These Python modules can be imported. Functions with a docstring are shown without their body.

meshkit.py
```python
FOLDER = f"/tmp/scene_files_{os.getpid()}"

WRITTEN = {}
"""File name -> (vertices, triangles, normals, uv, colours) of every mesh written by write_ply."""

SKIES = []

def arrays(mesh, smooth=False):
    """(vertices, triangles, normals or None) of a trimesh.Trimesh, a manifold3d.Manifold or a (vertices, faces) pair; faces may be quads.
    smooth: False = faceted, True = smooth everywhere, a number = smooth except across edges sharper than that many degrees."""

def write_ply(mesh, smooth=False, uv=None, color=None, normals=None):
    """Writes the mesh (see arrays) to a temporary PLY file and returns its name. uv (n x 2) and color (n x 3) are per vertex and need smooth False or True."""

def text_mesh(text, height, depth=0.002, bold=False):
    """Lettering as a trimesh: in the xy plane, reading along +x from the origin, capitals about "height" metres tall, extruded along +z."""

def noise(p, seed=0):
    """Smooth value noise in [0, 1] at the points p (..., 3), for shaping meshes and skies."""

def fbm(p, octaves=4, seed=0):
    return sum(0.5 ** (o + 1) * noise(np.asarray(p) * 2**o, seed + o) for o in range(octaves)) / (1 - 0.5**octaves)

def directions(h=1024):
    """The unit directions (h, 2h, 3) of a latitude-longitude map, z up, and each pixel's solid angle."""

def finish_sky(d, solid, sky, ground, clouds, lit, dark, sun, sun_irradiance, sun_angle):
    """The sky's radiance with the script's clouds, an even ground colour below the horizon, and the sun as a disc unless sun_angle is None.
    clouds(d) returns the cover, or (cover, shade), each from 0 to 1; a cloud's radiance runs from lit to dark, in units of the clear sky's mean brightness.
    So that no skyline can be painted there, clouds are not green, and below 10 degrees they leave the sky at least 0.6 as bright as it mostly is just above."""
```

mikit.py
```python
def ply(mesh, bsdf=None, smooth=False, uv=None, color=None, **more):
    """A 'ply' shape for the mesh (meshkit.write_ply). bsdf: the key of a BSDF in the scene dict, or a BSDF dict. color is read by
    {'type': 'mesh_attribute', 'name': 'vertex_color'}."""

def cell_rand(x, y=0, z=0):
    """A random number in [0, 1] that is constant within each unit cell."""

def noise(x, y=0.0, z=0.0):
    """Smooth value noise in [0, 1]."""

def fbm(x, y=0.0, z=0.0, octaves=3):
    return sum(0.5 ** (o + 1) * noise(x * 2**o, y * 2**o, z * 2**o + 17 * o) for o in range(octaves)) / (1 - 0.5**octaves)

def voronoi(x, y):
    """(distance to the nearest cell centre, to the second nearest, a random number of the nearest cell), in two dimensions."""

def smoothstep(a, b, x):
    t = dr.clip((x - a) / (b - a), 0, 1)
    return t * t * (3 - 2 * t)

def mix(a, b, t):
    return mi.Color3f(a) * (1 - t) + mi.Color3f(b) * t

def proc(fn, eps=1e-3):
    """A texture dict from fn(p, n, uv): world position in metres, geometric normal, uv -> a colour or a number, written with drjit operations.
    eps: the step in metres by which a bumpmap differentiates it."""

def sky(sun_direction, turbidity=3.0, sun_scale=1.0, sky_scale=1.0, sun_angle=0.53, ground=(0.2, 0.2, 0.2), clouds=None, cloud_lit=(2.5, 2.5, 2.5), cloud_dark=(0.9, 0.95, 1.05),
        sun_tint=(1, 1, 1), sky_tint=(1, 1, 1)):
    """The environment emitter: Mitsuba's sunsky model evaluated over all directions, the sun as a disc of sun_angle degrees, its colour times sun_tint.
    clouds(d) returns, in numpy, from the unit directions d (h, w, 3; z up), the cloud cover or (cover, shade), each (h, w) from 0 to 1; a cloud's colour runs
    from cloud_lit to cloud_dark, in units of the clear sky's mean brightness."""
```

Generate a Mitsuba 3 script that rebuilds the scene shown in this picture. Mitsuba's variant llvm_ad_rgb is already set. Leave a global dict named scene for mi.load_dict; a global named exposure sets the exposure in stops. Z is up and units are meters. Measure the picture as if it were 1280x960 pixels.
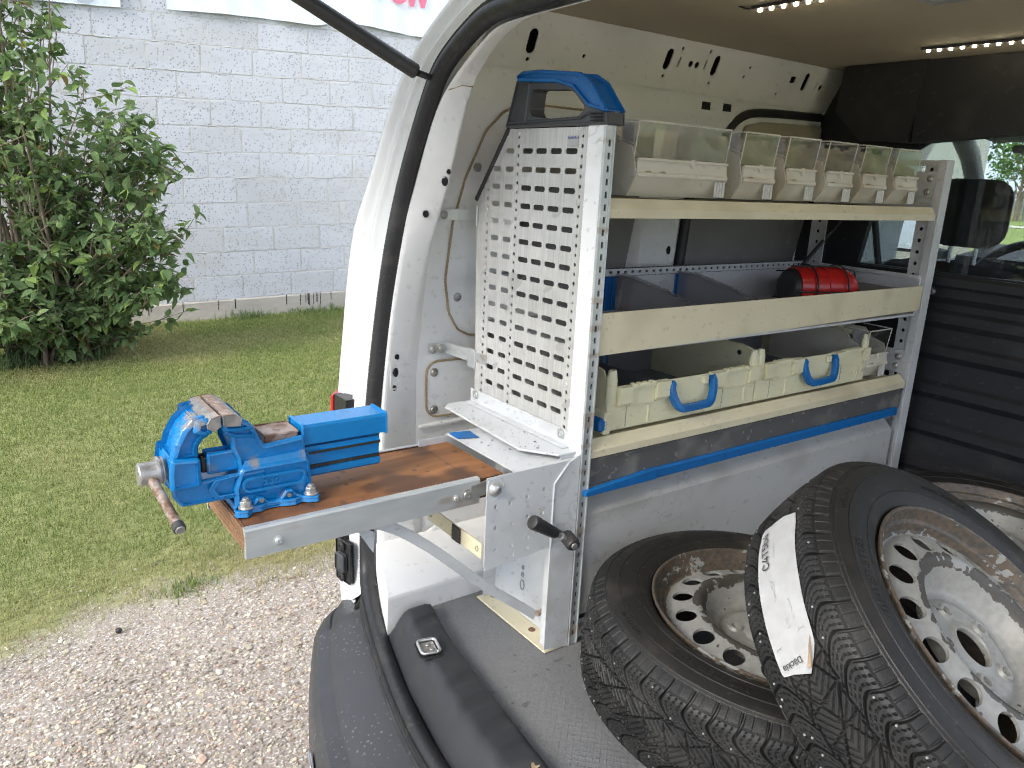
import math, random
import numpy as np, trimesh, mitsuba as mi, drjit as dr, mikit, meshkit
import manifold3d as m3
from shapely.geometry import Polygon, Point, LineString, box as sbox
from shapely import affinity
from shapely.ops import unary_union
from mikit import noise, fbm, smoothstep, mix, voronoi, cell_rand

T = mi.ScalarTransform4f
scene, labels = {}, {}
rng = np.random.default_rng(7)

# ------------------------------------------------------------------ camera, sky, exposure
CAM = np.array([-0.9244, -1.0245, 0.91])
FWD = np.array([0.57180, 0.77798, -0.26035])
UP = np.array([0.11623, 0.23733, 0.96445])
scene['camera'] = {'type': 'perspective', 'fov': 67.17, 'fov_axis': 'x', 'near_clip': 0.02, 'far_clip': 600.0,
                   'to_world': T().look_at(origin=CAM.tolist(), target=(CAM + FWD).tolist(), up=UP.tolist())}
scene['sky'] = mikit.sky((-0.80, -0.16, 0.55), turbidity=4, sun_scale=0.3, sun_angle=26, clouds=lambda d: 1.0,
                         cloud_lit=(1.22, 1.36, 1.64), sun_tint=(.85, 1.0, 1.30), ground=(0.2, 0.2, 0.17))
exposure = 3.72

# ------------------------------------------------------------------ helpers
def numbered(key):
    if key not in scene and key not in labels:
        return key
    n = 1
    while f'{key}_{n:03d}' in scene or f'{key}_{n:03d}' in labels:
        n += 1
    return f'{key}_{n:03d}'

def thing(name, label, cat, group=None):
    key = numbered(name)
    labels[key] = {'label': label, 'category': cat}
    if group: labels[key]['group'] = group
    return key

def add(name, mesh, bsdf, parent=None, smooth=30, label=None, cat=None, group=None, kind=None, uvxy=False, **kw):
    key = numbered((parent + '__' if parent else '') + name)
    if uvxy:
        v, f, n = meshkit.arrays(mesh, smooth if smooth else False)
        d = mikit.ply((v, f), bsdf, smooth=True, uv=v[:, :2], **kw)
    else:
        d = mikit.ply(mesh, bsdf, smooth=smooth, **kw)
    scene[key] = d
    info = {}
    if label: info['label'] = label
    if cat: info['category'] = cat
    if group: info['group'] = group
    if kind: info['kind'] = kind
    if info: labels[key] = info
    return key

def reuse(name, src, parent=None, to_world=None, bsdf=None):
    key = numbered((parent + '__' if parent else '') + name)
    d = dict(scene[src])
    if to_world is not None: d['to_world'] = to_world
    if bsdf: d['bsdf'] = {'type': 'ref', 'id': bsdf}
    scene[key] = d
    return key

def TM(v, f): return trimesh.Trimesh(np.asarray(v, float), np.asarray(f, int), process=False)
def cat(*ms): return trimesh.util.concatenate([m for m in ms if m is not None])
def fixw(m):
    if m.volume < 0: m.invert()
    return m

def cbox(x0, x1, y0, y1, z0, z1, c=0.0015):
    lo, hi = np.minimum([x0, y0, z0], [x1, y1, z1]), np.maximum([x0, y0, z0], [x1, y1, z1])
    c = min(c, 0.45 * (hi - lo).min())
    if c <= 0:
        return trimesh.creation.box(bounds=[lo, hi])
    pts = []
    for sx in (0, 1):
        for sy in (0, 1):
            for sz in (0, 1):
                p = np.where([sx, sy, sz], hi, lo); d = np.where([sx, sy, sz], -c, c)
                for k in range(3):
                    q = p + d; q[k] = p[k]; pts.append(q)
    return trimesh.convex.convex_hull(np.array(pts))

def hull(pts): return trimesh.convex.convex_hull(np.asarray(pts, float))

def mapaxis(v, axis, lo):
    a, b, c = v[:, 0], v[:, 1], v[:, 2] + lo
    return np.stack({'x': (c, a, b), 'y': (a, c, b), 'z': (a, b, c)}[axis], 1)

def plate(poly, axis, lo, hi):
    """Extrudes a polygon. Its 2D coordinates are (y,z) for axis x, (x,z) for axis y, (x,y) for axis z."""
    out = []
    for g in getattr(poly, 'geoms', [poly]):
        m = trimesh.creation.extrude_polygon(g, hi - lo, engine='earcut')
        m = TM(mapaxis(m.vertices, axis, lo), m.faces); out.append(fixw(m))
    return cat(*out)

def bplate(poly, axis, lo, hi, b=0.002, b_lo=True, b_hi=True, seg=2):
    """Extrusion without holes, with rounded edges of radius b."""
    poly = poly if isinstance(poly, Polygon) else Polygon(poly)
    P = np.array(poly.exterior.coords)[:-1]
    if not poly.exterior.is_ccw: P = P[::-1]
    e = np.roll(P, -1, 0) - P; e /= np.linalg.norm(e, axis=1, keepdims=True) + 1e-12
    nrm = np.stack([e[:, 1], -e[:, 0]], 1)
    nv = nrm + np.roll(nrm, 1, 0)
    nv = nv / np.maximum((nv * nv).sum(1, keepdims=True) / 2, 0.25)
    levels = []
    if b_lo:
        for k in range(seg + 1):
            a = k / seg * math.pi / 2; levels.append((lo + b * (1 - math.sin(a)), b * (1 - math.cos(a))))
    else: levels.append((lo, 0))
    if b_hi:
        for k in range(seg + 1):
            a = k / seg * math.pi / 2; levels.append((hi - b * (1 - math.cos(a)), b * (1 - math.sin(a))))
    else: levels.append((hi, 0))
    rings = [np.c_[P - nv * o, np.full(len(P), z)] for z, o in levels]
    n = len(P); V = np.vstack(rings); F = []
    i = np.arange(n); j = (i + 1) % n
    for k in range(len(rings) - 1):
        a, c = k * n, (k + 1) * n
        F += [np.stack([a + i, a + j, c + j], 1), np.stack([a + i, c + j, c + i], 1)]
    import mapbox_earcut as me
    for k, flip in ((0, True), (len(rings) - 1, False)):
        t = np.array(me.triangulate_float64(rings[k][:, :2].copy(), np.array([n], np.uint32))).reshape(-1, 3) + k * n
        F.append(t[:, ::-1] if flip else t)
    m = TM(V, np.vstack(F))
    m = TM(mapaxis(m.vertices, axis, 0), m.faces)
    return fixw(m)

def rpoly(pts, r, q=4):
    p = Polygon(pts).buffer(0)
    return p.buffer(-r, quad_segs=q).buffer(2 * r, quad_segs=q).buffer(-r, quad_segs=q)

def rrect(x0, x1, y0, y1, r, q=4):
    return sbox(min(x0, x1) + r, min(y0, y1) + r, max(x0, x1) - r, max(y0, y1) - r).buffer(r, quad_segs=q)

def loft(rings, closed=True, caps=False):
    R = [np.asarray(r, float) for r in rings]; n = len(R[0]); V = np.vstack(R); F = []
    i = np.arange(n if closed else n - 1); j = (i + 1) % n
    for k in range(len(R) - 1):
        a, c = k * n, (k + 1) * n
        F += [np.stack([a + i, a + j, c + j], 1), np.stack([a + i, c + j, c + i], 1)]
    if caps:
        for k, flip in ((0, True), (len(R) - 1, False)):
            V = np.vstack([V, R[k].mean(0)]); c = len(V) - 1
            t = np.stack([k * n + i, k * n + j, np.full(len(i), c)], 1)
            F.append(t[:, ::-1] if flip else t)
    return TM(V, np.vstack(F))

def frames(P):
    P = np.asarray(P, float); t = np.gradient(P, axis=0); t /= np.linalg.norm(t, axis=1, keepdims=True) + 1e-12
    a = np.array([0, 0, 1.0]) if abs(t[0, 2]) < 0.9 else np.array([1.0, 0, 0])
    u = np.cross(t[0], a); u /= np.linalg.norm(u); U = []
    for k in range(len(P)):
        u = u - t[k] * (u @ t[k]); u /= np.linalg.norm(u); U.append(u)
    U = np.array(U); return t, U, np.cross(t, U)

def tube(P, r, n=10, caps=True):
    P = np.asarray(P, float); t, U, W = frames(P); r = np.broadcast_to(r, len(P))
    a = np.linspace(0, 2 * np.pi, n, endpoint=False)
    m = loft([P[k] + r[k] * (np.cos(a)[:, None] * U[k] + np.sin(a)[:, None] * W[k]) for k in range(len(P))], True, caps)
    return fixw(m)

def sweep(P, prof, up, closed=True, caps=True):
    """prof (n,2): side, up. up: vector or one per point."""
    P = np.asarray(P, float); t = np.gradient(P, axis=0); t /= np.linalg.norm(t, axis=1, keepdims=True)
    up = np.broadcast_to(np.asarray(up, float), P.shape); s = np.cross(t, up); s /= np.linalg.norm(s, axis=1, keepdims=True); u = np.cross(s, t)
    prof = np.asarray(prof, float)
    return fixw(loft([P[k] + prof[:, :1] * s[k] + prof[:, 1:] * u[k] for k in range(len(P))], closed, caps and closed))

def lathe(prof, n=48):
    a = np.linspace(0, 2 * np.pi, n, endpoint=False)
    prof = np.asarray(prof, float)
    rings = [np.stack([r * np.cos(a), r * np.sin(a), np.full(n, z)], 1) for r, z in prof]
    return fixw(loft(rings + [rings[0]], True, False))

def frame(o, z, x=None):
    z = np.asarray(z, float); z = z / np.linalg.norm(z)
    x = np.asarray(x if x is not None else ([1, 0, 0] if abs(z[0]) < 0.8 else [0, 1, 0]), float)
    x = x - z * (x @ z); x /= np.linalg.norm(x)
    M = np.eye(4); M[:3, 0], M[:3, 1], M[:3, 2], M[:3, 3] = x, np.cross(z, x), z, o
    return M

def moved(m, M):
    m = m.copy(); m.apply_transform(M); return m

def cyl(p0, p1, r, n=16, b=0.0):
    p0, p1 = np.asarray(p0, float), np.asarray(p1, float); h = np.linalg.norm(p1 - p0)
    if b: pr = [(r - b, 0), (r, b), (r, h - b), (r - b, h)]
    else: pr = [(r, 0), (r, h)]
    a = np.linspace(0, 2 * np.pi, n, endpoint=False)
    m = loft([np.stack([q * np.cos(a), q * np.sin(a), np.full(n, z)], 1) for q, z in pr], True, True)
    return fixw(moved(m, frame(p0, p1 - p0)))

def screw(p, nrm, r=0.007, h=0.003):
    """Round-head screw with a recess."""
    h1 = loft([np.stack([q * np.cos(A16), q * np.sin(A16), np.full(16, z)], 1) for q, z in
               ((r * 1.25, 0), (r * 1.25, h * .3), (r, h * .35), (r * .85, h * .8), (r * .45, h), (r * .38, h * .5))], True, True)
    return fixw(moved(h1, frame(p, nrm)))
A16 = np.linspace(0, 2 * np.pi, 16, endpoint=False)

def spline(K, n):
    from scipy.interpolate import PchipInterpolator
    K = np.asarray(K, float); d = np.r_[0, np.cumsum(np.linalg.norm(np.diff(K, axis=0), axis=1))]
    t = np.linspace(0, d[-1], n); return np.stack([PchipInterpolator(d, K[:, k])(t) for k in range(3)], 1)

def to_tm(M):
    me_ = M.to_mesh(); return TM(me_.vert_properties[:, :3], me_.tri_verts)
def to_m(m):
    m = m.copy(); m.merge_vertices(); m.update_faces(m.nondegenerate_faces())
    return m3.Manifold(m3.Mesh(np.asarray(m.vertices, np.float32), np.asarray(m.faces, np.uint32)))

def text2(s, h, depth, M, bold=False):
    return moved(meshkit.text_mesh(s, h, depth, bold), M)

# ------------------------------------------------------------------ materials
def mat(name, color, rough=0.5, metallic=0.0, clearcoat=0.0, bump=None, spec=0.5, **kw):
    c = mikit.proc(color) if callable(color) else {'type': 'rgb', 'value': list(color)}
    r = mikit.proc(rough) if callable(rough) else float(rough)
    d = {'type': 'principled', 'base_color': c, 'roughness': r, 'metallic': float(metallic), 'specular': float(spec), 'clearcoat': float(clearcoat), **kw}
    if bump: d = {'type': 'bumpmap', 'arbitrary': mikit.proc(bump[0], bump[1]), 'scale': 1.0, 'bsdf': d}
    scene[name] = {'type': 'twosided', 'bsdf': d}

def grime(base, dirt, s=9.0, lo=.58, hi=.8, amt=.5, s2=60.0, scr=0.0):
    def f(p, n, uv):
        k = smoothstep(lo, hi, fbm(p.x * s + 3, p.y * s, p.z * s, 3)) * amt
        k2 = smoothstep(.70, .80, fbm(p.x * s2 * .8 + p.z * s2 * .3, p.y * s2 * .8 + 7 - p.x * s2 * .3, p.z * s2 * .8 + p.y * s2 * .3, 2)) * amt * .8
        c = mix(base, dirt, dr.maximum(k, k2))
        if scr:
            q = fbm(p.x * 23 + 4, p.y * 23, p.z * 23, 3)
            l = smoothstep(.045, .0, dr.abs(q - .5)) * smoothstep(.62, .72, fbm(p.x * 7, p.y * 7, p.z * 7 + 8, 2))
            c = mix(c, (.25, .25, .25), l * scr)
        return c
    return f

mat('m_body', grime((.62, .625, .622), (.44, .41, .35), 7, .62, .85, .28), .24, clearcoat=.5)
mat('m_inner', grime((.69, .69, .68), (.40, .37, .31), 8, .55, .85, .30, 90), .38)
mat('m_rack', grime((.48, .495, .50), (.28, .26, .23), 10, .54, .82, .45, 110, .25), .42)
mat('m_panel', grime((.40, .40, .385), (.22, .2, .17), 7, .52, .85, .4, 90, .3), .45)
mat('m_cream', grime((.57, .52, .365), (.36, .31, .2), 9, .5, .85, .4, 120, .15), .5)
mat('m_case', grime((.61, .585, .40), (.33, .29, .2), 12, .55, .85, .35, 140, .12), .48)
mat('m_case_grey', (.16, .165, .17), .5)
mat('m_bin', grime((.54, .515, .43), (.38, .32, .22), 11, .5, .8, .5, 120), .45)
mat('m_blue', grime((.005, .11, .33), (.01, .05, .13), 20, .5, .9, .5, 90), .4)
def visec(p, n, uv):
    k = smoothstep(.62, .78, fbm(p.x * 30, p.y * 30, p.z * 30 + 5, 3)) * .5
    c = mix((.0015, .16, .42), (.004, .09, .24), k)
    w = smoothstep(.60, .78, fbm(p.x * 26 + 1, p.y * 26, p.z * 26, 4) + .34 * smoothstep(.505, .545, p.z) * smoothstep(-.635, -.66, p.x) - .10)
    e = smoothstep(.66, .74, fbm(p.x * 60, p.y * 60, p.z * 60 + 3, 3)) * .4
    return mix(c, (.22, .20, .165), dr.maximum(w * .85, e * .22))
mat('m_vise', visec, .27, clearcoat=.35, bump=(lambda p, n, uv: .0006 * fbm(p.x * 160, p.y * 160, p.z * 160, 2), .001))
def rustc(p, n, uv):
    k = smoothstep(.35, .65, fbm(p.x * 70, p.y * 70, p.z * 70, 3))
    return mix((.17, .095, .06), (.36, .29, .245), k)
mat('m_rust_steel', rustc, .55, metallic=.35)
def jawc(p, n, uv):
    k = smoothstep(.35, .65, fbm(p.x * 70, p.y * 70, p.z * 70, 3)); t = smoothstep(.5485, .5505, p.z)
    return mix(mix((.20, .195, .185), (.30, .285, .26), k), mix((.25, .15, .10), (.40, .30, .24), k), t)
mat('m_jaw', jawc, .5, metallic=.35)
mat('m_bare_steel', grime((.42, .41, .39), (.2, .17, .13), 40, .5, .8, .6, 200), .42, metallic=.75)
def galv(p, n, uv):
    k = fbm(p.x * 18, p.y * 60, p.z * 60, 3); b = smoothstep(.64, .76, fbm(p.x * 11 + 2, p.y * 40, p.z * 40, 2))
    return mix(mix((.44, .47, .47), (.60, .62, .61), k), (.32, .22, .14), b * .45)
mat('m_galv', galv, .42, metallic=.55)
def aluc(p, n, uv):
    s = noise(p.x * 5, p.y * 700, p.z * 9); k = fbm(p.x * 9, p.y * 9, p.z * 9, 3)
    d = smoothstep(.86, .93, noise(p.x * 3, p.y * 22 + p.z * 30, p.z * 13 - p.y * 9))
    return mix(mix((.40, .395, .38), (.66, .65, .625), .45 * s + .85 * k - .15), (.36, .35, .33), d * .6)
mat('m_alu', aluc, lambda p, n, uv: .34 + .16 * fbm(p.x * 20, p.y * 20, p.z * 20, 2), metallic=.3)
mat('m_post', grime((.80, .80, .79), (.40, .38, .35), 12, .58, .85, .4, 110, .3), .4)
mat('m_zinc', (.62, .62, .60), .32, metallic=.85)
mat('m_black', grime((.018, .018, .019), (.06, .057, .05), 14, .5, .85, .6, 120), .42)
mat('m_rubber', grime((.016, .016, .017), (.055, .05, .045), 22, .5, .85, .5, 160), .5)
mat('m_painted_shade', (.012, .012, .013), .9)  # near-black colour painted for the shade inside holes, slots and gaps
mat('m_charcoal', grime((.05, .052, .057), (.085, .084, .08), 20, .5, .85, .5, 150), .5)
def bumperc(p, n, uv):
    k = smoothstep(.5, .85, fbm(p.x * 8, p.y * 8, p.z * 8, 3)) * .5
    a, b, q = voronoi(p.x * 60 + p.z * 20, p.y * 60 - p.z * 25)
    s = smoothstep(.16, .05, a * (1.6 - q)) * smoothstep(.45, .62, fbm(p.x * 13, p.y * 13, p.z * 13, 2))
    return mix(mix((.041, .041, .0435), (.066, .066, .067), k), (.36, .35, .33), s * .22)
mat('m_bumper', bumperc, .42, bump=(lambda p, n, uv: .00035 * noise(p.x * 900, p.y * 900, p.z * 900), .0006))
def sillc(p, n, uv):
    k = smoothstep(.5, .85, fbm(p.x * 12, p.y * 12, p.z * 12 + 9, 3)) * .55
    s = smoothstep(.94, .97, noise(p.x * 22 + p.y * 160, p.y * 14 - p.x * 120, 1.5))
    return mix(mix((.026, .027, .030), (.075, .073, .07), k), (.24, .23, .22), s * .4)
mat('m_sill', sillc, .46, bump=(lambda p, n, uv: .0005 * noise(p.x * 700, p.y * 700, p.z * 700), .0006))
def floorc(p, n, uv):
    k = fbm(p.x * 6, p.y * 6, 3.3, 4); d = smoothstep(.55, .75, fbm(p.x * 3 + 5, p.y * 3, .5, 4))
    s = smoothstep(.80, .87, noise(p.x * 70, p.y * 70, 4)) * smoothstep(.45, .6, fbm(p.x * 9, p.y * 9, 1, 2))
    c = mix((.13, .133, .138), (.185, .185, .185), k)
    a, b = (p.x + p.y) * 62, (p.x - p.y) * 62
    e = dr.maximum(smoothstep(.42, .48, dr.abs(a - dr.floor(a) - .5)), smoothstep(.42, .48, dr.abs(b - dr.floor(b) - .5)))
    c = mix(c, (.13, .135, .145), e * .35)
    g = noise(p.x * 420, p.y * 420, 1.) - .5
    return mix(mix(c, (.25, .24, .225), d * .5), (.07, .085, .08), s * .6) * (1 + .25 * g)
def floorb(p, n, uv):
    a = (p.x + p.y) * 62; b = (p.x - p.y) * 62
    fa, fb = dr.abs(a - dr.floor(a) - .5), dr.abs(b - dr.floor(b) - .5)
    return .0006 * (smoothstep(.40, .46, fa) + smoothstep(.40, .46, fb)) + .0003 * noise(p.x * 500, p.y * 500, 2)
mat('m_floor', floorc, .5, bump=(floorb, .0008))
def woodc(p, n, uv):
    g = fbm(p.x * 4 + 2, p.y * 90 + 5 * noise(p.x * 5, p.y * 9, 1), 2.0, 4); k = fbm(p.x * 9, p.y * 14, 6.0, 3)
    c = mix((.13, .052, .019), (.30, .135, .052), g)
    c = mix(c, (.055, .026, .015), smoothstep(.50, .72, k) * .8)
    c = mix(c, (.05, .032, .022), smoothstep(.85, .93, noise(p.x * 60, p.y * 60, 3.)) * .6)
    seam = 1 - smoothstep(.0007, .0016, dr.abs(p.x + .213))
    return mix(c, (.05, .03, .02), seam * .6)
mat('m_wood', woodc, .6, bump=(lambda p, n, uv: .0006 * fbm(p.x * 12, p.y * 260, 1.0, 2), .0008))
def endgrain(p, n, uv):
    k = fbm(p.x * 20, p.y * 20, p.z * 260, 3); return mix((.13, .06, .03), (.33, .19, .10), k)
mat('m_wood_end', endgrain, .7)
mat('m_tyre', grime((.0085, .0078, .0070), (.036, .031, .025), 16, .48, .8, .7, 200), .55)
def treadc(p, n, uv):
    k = smoothstep(.45, .8, fbm(p.x * 18, p.y * 18, p.z * 18, 3)); return mix((.0075, .0074, .0073), (.026, .0245, .022), k * .8)
mat('m_tread', treadc, .6)
def rim_mat(name, o, ax):
    o, ax = [float(q) for q in o], np.asarray(ax, float) / np.linalg.norm(ax)
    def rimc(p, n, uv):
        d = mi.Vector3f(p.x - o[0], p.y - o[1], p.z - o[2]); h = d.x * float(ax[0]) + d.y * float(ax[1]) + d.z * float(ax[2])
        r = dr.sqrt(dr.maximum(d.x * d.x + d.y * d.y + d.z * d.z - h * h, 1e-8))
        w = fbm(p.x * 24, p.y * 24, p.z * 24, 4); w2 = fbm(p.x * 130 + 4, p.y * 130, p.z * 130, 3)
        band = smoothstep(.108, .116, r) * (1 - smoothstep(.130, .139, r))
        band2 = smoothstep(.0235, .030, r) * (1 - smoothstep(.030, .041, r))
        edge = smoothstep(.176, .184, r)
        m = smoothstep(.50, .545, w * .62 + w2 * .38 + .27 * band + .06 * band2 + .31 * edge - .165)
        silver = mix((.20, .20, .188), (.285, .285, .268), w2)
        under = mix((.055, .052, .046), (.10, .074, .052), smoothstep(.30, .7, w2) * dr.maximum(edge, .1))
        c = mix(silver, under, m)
        return mix(c, mix((.035, .032, .028), (.08, .06, .045), w2), smoothstep(-.056, -.066, h))  # barrel behind the disc coloured dark to stand for its shade
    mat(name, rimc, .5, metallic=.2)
mat('m_paper', lambda p, n, uv: mix((.44, .44, .44), (.34, .335, .325), fbm(p.x * 60, p.y * 60, p.z * 60, 3)), .7)
mat('m_ink', (.03, .03, .032), .7)
mat('m_ink_grey', (.42, .42, .43), .7)
mat('m_tan', (.42, .31, .19), .7)
mat('m_red', (.50, .012, .01), .25, clearcoat=.6)
mat('m_red_lens', (.42, .008, .012), .12, clearcoat=1.0)
mat('m_ceiling', grime((.33, .30, .215), (.25, .22, .17), 5, .45, .8, .4), .7)
mat('m_greyboard', grime((.16, .155, .145), (.21, .20, .18), 6, .45, .8, .5), .6)
mat('m_drawer', grime((.10, .10, .097), (.30, .28, .25), 14, .5, .85, .6, 90, .5), .45, metallic=.2)
mat('m_sealant', grime((.33, .25, .15), (.2, .14, .08), 30, .4, .7, .6), .6)
mat('m_cabgrey', (.30, .31, .30), .6)
mat('m_seat', grime((.02, .02, .022), (.05, .05, .05), 30, .5, .8, .4), .6)
mat('m_bulkhead', grime((.017, .018, .021), (.04, .04, .042), 9, .5, .85, .6, 100), .5)
mat('m_mirror', (.85, .86, .87), .03, metallic=1.0)
scene['m_clear'] = {'type': 'thindielectric', 'int_ior': 1.49}
scene['m_smoke'] = {'type': 'blendbsdf', 'weight': .2, 'a': {'type': 'thindielectric', 'int_ior': 1.49, 'specular_transmittance': {'type': 'rgb', 'value': [.88, .88, .9]}},
                    'b': {'type': 'twosided', 'bsdf': {'type': 'principled', 'base_color': {'type': 'rgb', 'value': [.45, .45, .46]}, 'roughness': .3}}}
scene['m_haze_clear'] = {'type': 'blendbsdf', 'weight': mikit.proc(lambda p, n, uv: .02 + .10 * smoothstep(.52, .78, fbm(p.x * 26, p.y * 26, p.z * 30, 3))), 'a': {'type': 'thindielectric', 'int_ior': 1.49},
                         'b': {'type': 'twosided', 'bsdf': {'type': 'principled', 'base_color': {'type': 'rgb', 'value': [.42, .41, .37]}, 'roughness': .35}}}
scene['m_glass'] = {'type': 'blendbsdf', 'weight': mikit.proc(lambda p, n, uv:   .004 + .15 * smoothstep(.95, .98, noise(p.x * 9, p.y * 40 + p.z * 90, p.z * 40 - p.y * 70))), 'a': {'type': 'thindielectric', 'int_ior': 1.5, 'specular_reflectance': {'type': 'rgb', 'value': [.5, .5, .5]}, 'specular_transmittance': {'type': 'rgb', 'value': [.90, .94, .93]}},
                    'b': {'type': 'twosided', 'bsdf': {'type': 'diffuse', 'reflectance': {'type': 'rgb', 'value': [.6, .62, .62]}}}}
# ------------------------------------------------------------------ setting: ground, gravel, grass
def gz(x, y=0):
    return -0.575 + 0.24 * np.tanh(np.asarray(x, float) / 8.0)
EDGE = 1.60                                    # the lawn begins here
def groundc(p, n, uv):
    w = fbm(p.x * 2.2, p.y * 2.2, 1.0, 4); f = fbm(p.x * 14, p.y * 14, 3.0, 3)
    e = smoothstep(EDGE - .10, EDGE + .16, p.y + (w - .5) * .5 + (f - .5) * .16)
    dirt = mix((.24, .20, .165), (.34, .29, .24), f)
    g = smoothstep(.62, .8, noise(p.x * 210, p.y * 210, 1)); d = smoothstep(.66, .8, noise(p.x * 150 + 9, p.y * 150, 4))
    dirt = mix(mix(dirt, (.52, .48, .44), g * .8), (.19, .15, .13), d * .6)
    lawn = mix((.15, .175, .06), (.28, .265, .12), fbm(p.x * 6, p.y * 6, 9.0, 4))
    lawn = mix(lawn, (.20, .145, .085), smoothstep(.60, .75, fbm(p.x * 1.3, p.y * 1.3, 2., 3)) * .5)
    far = smoothstep(8.5, 11, dr.sqrt(p.x * p.x + p.y * p.y))
    return mix(mix(dirt, lawn, e), (.19, .235, .08), far)
mat('m_ground', groundc, .9, spec=.2, bump=(lambda p, n, uv: .006 * fbm(p.x * 70, p.y * 70, 1, 3), .003))
gx = np.unique(np.r_[np.linspace(-60, -6, 20), np.linspace(-6, 10, 90), np.linspace(10, 90, 30)])
gy = np.unique(np.r_[np.linspace(-60, -2, 15), np.linspace(-2, 8, 60), np.linspace(8, 40, 20)])
X, Y = np.meshgrid(gx, gy, indexing='ij')
bumps = (meshkit.fbm(np.stack([X * 1.1, Y * 1.1, X * 0], -1), 3) - .5) * .035 * (Y > 0)
V = np.stack([X, Y, gz(X) + bumps], -1).reshape(-1, 3)
ii = np.arange(len(gx) * len(gy)).reshape(len(gx), len(gy))
F = np.stack([ii[:-1, :-1], ii[1:, :-1], ii[1:, 1:], ii[:-1, 1:]], -1).reshape(-1, 4)
add('ground', (V, F), 'm_ground', smooth=True, kind='structure')

def gzb(x, y):
    x, y = np.asarray(x, float), np.asarray(y, float)
    return gz(x) + (meshkit.fbm(np.stack([x * 1.1, y * 1.1, x * 0], -1), 3) - .5) * .035 * (y > 0)

scene['m_vcol'] = {'type': 'twosided', 'bsdf': {'type': 'principled', 'base_color': {'type': 'mesh_attribute', 'name': 'vertex_color'}, 'roughness': .85, 'specular': .25}}
scene['m_leafcol'] = {'type': 'principledthin', 'base_color': {'type': 'mesh_attribute', 'name': 'vertex_color'}, 'roughness': .55, 'diff_trans': .7, 'spec_trans': 0.0}

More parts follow.
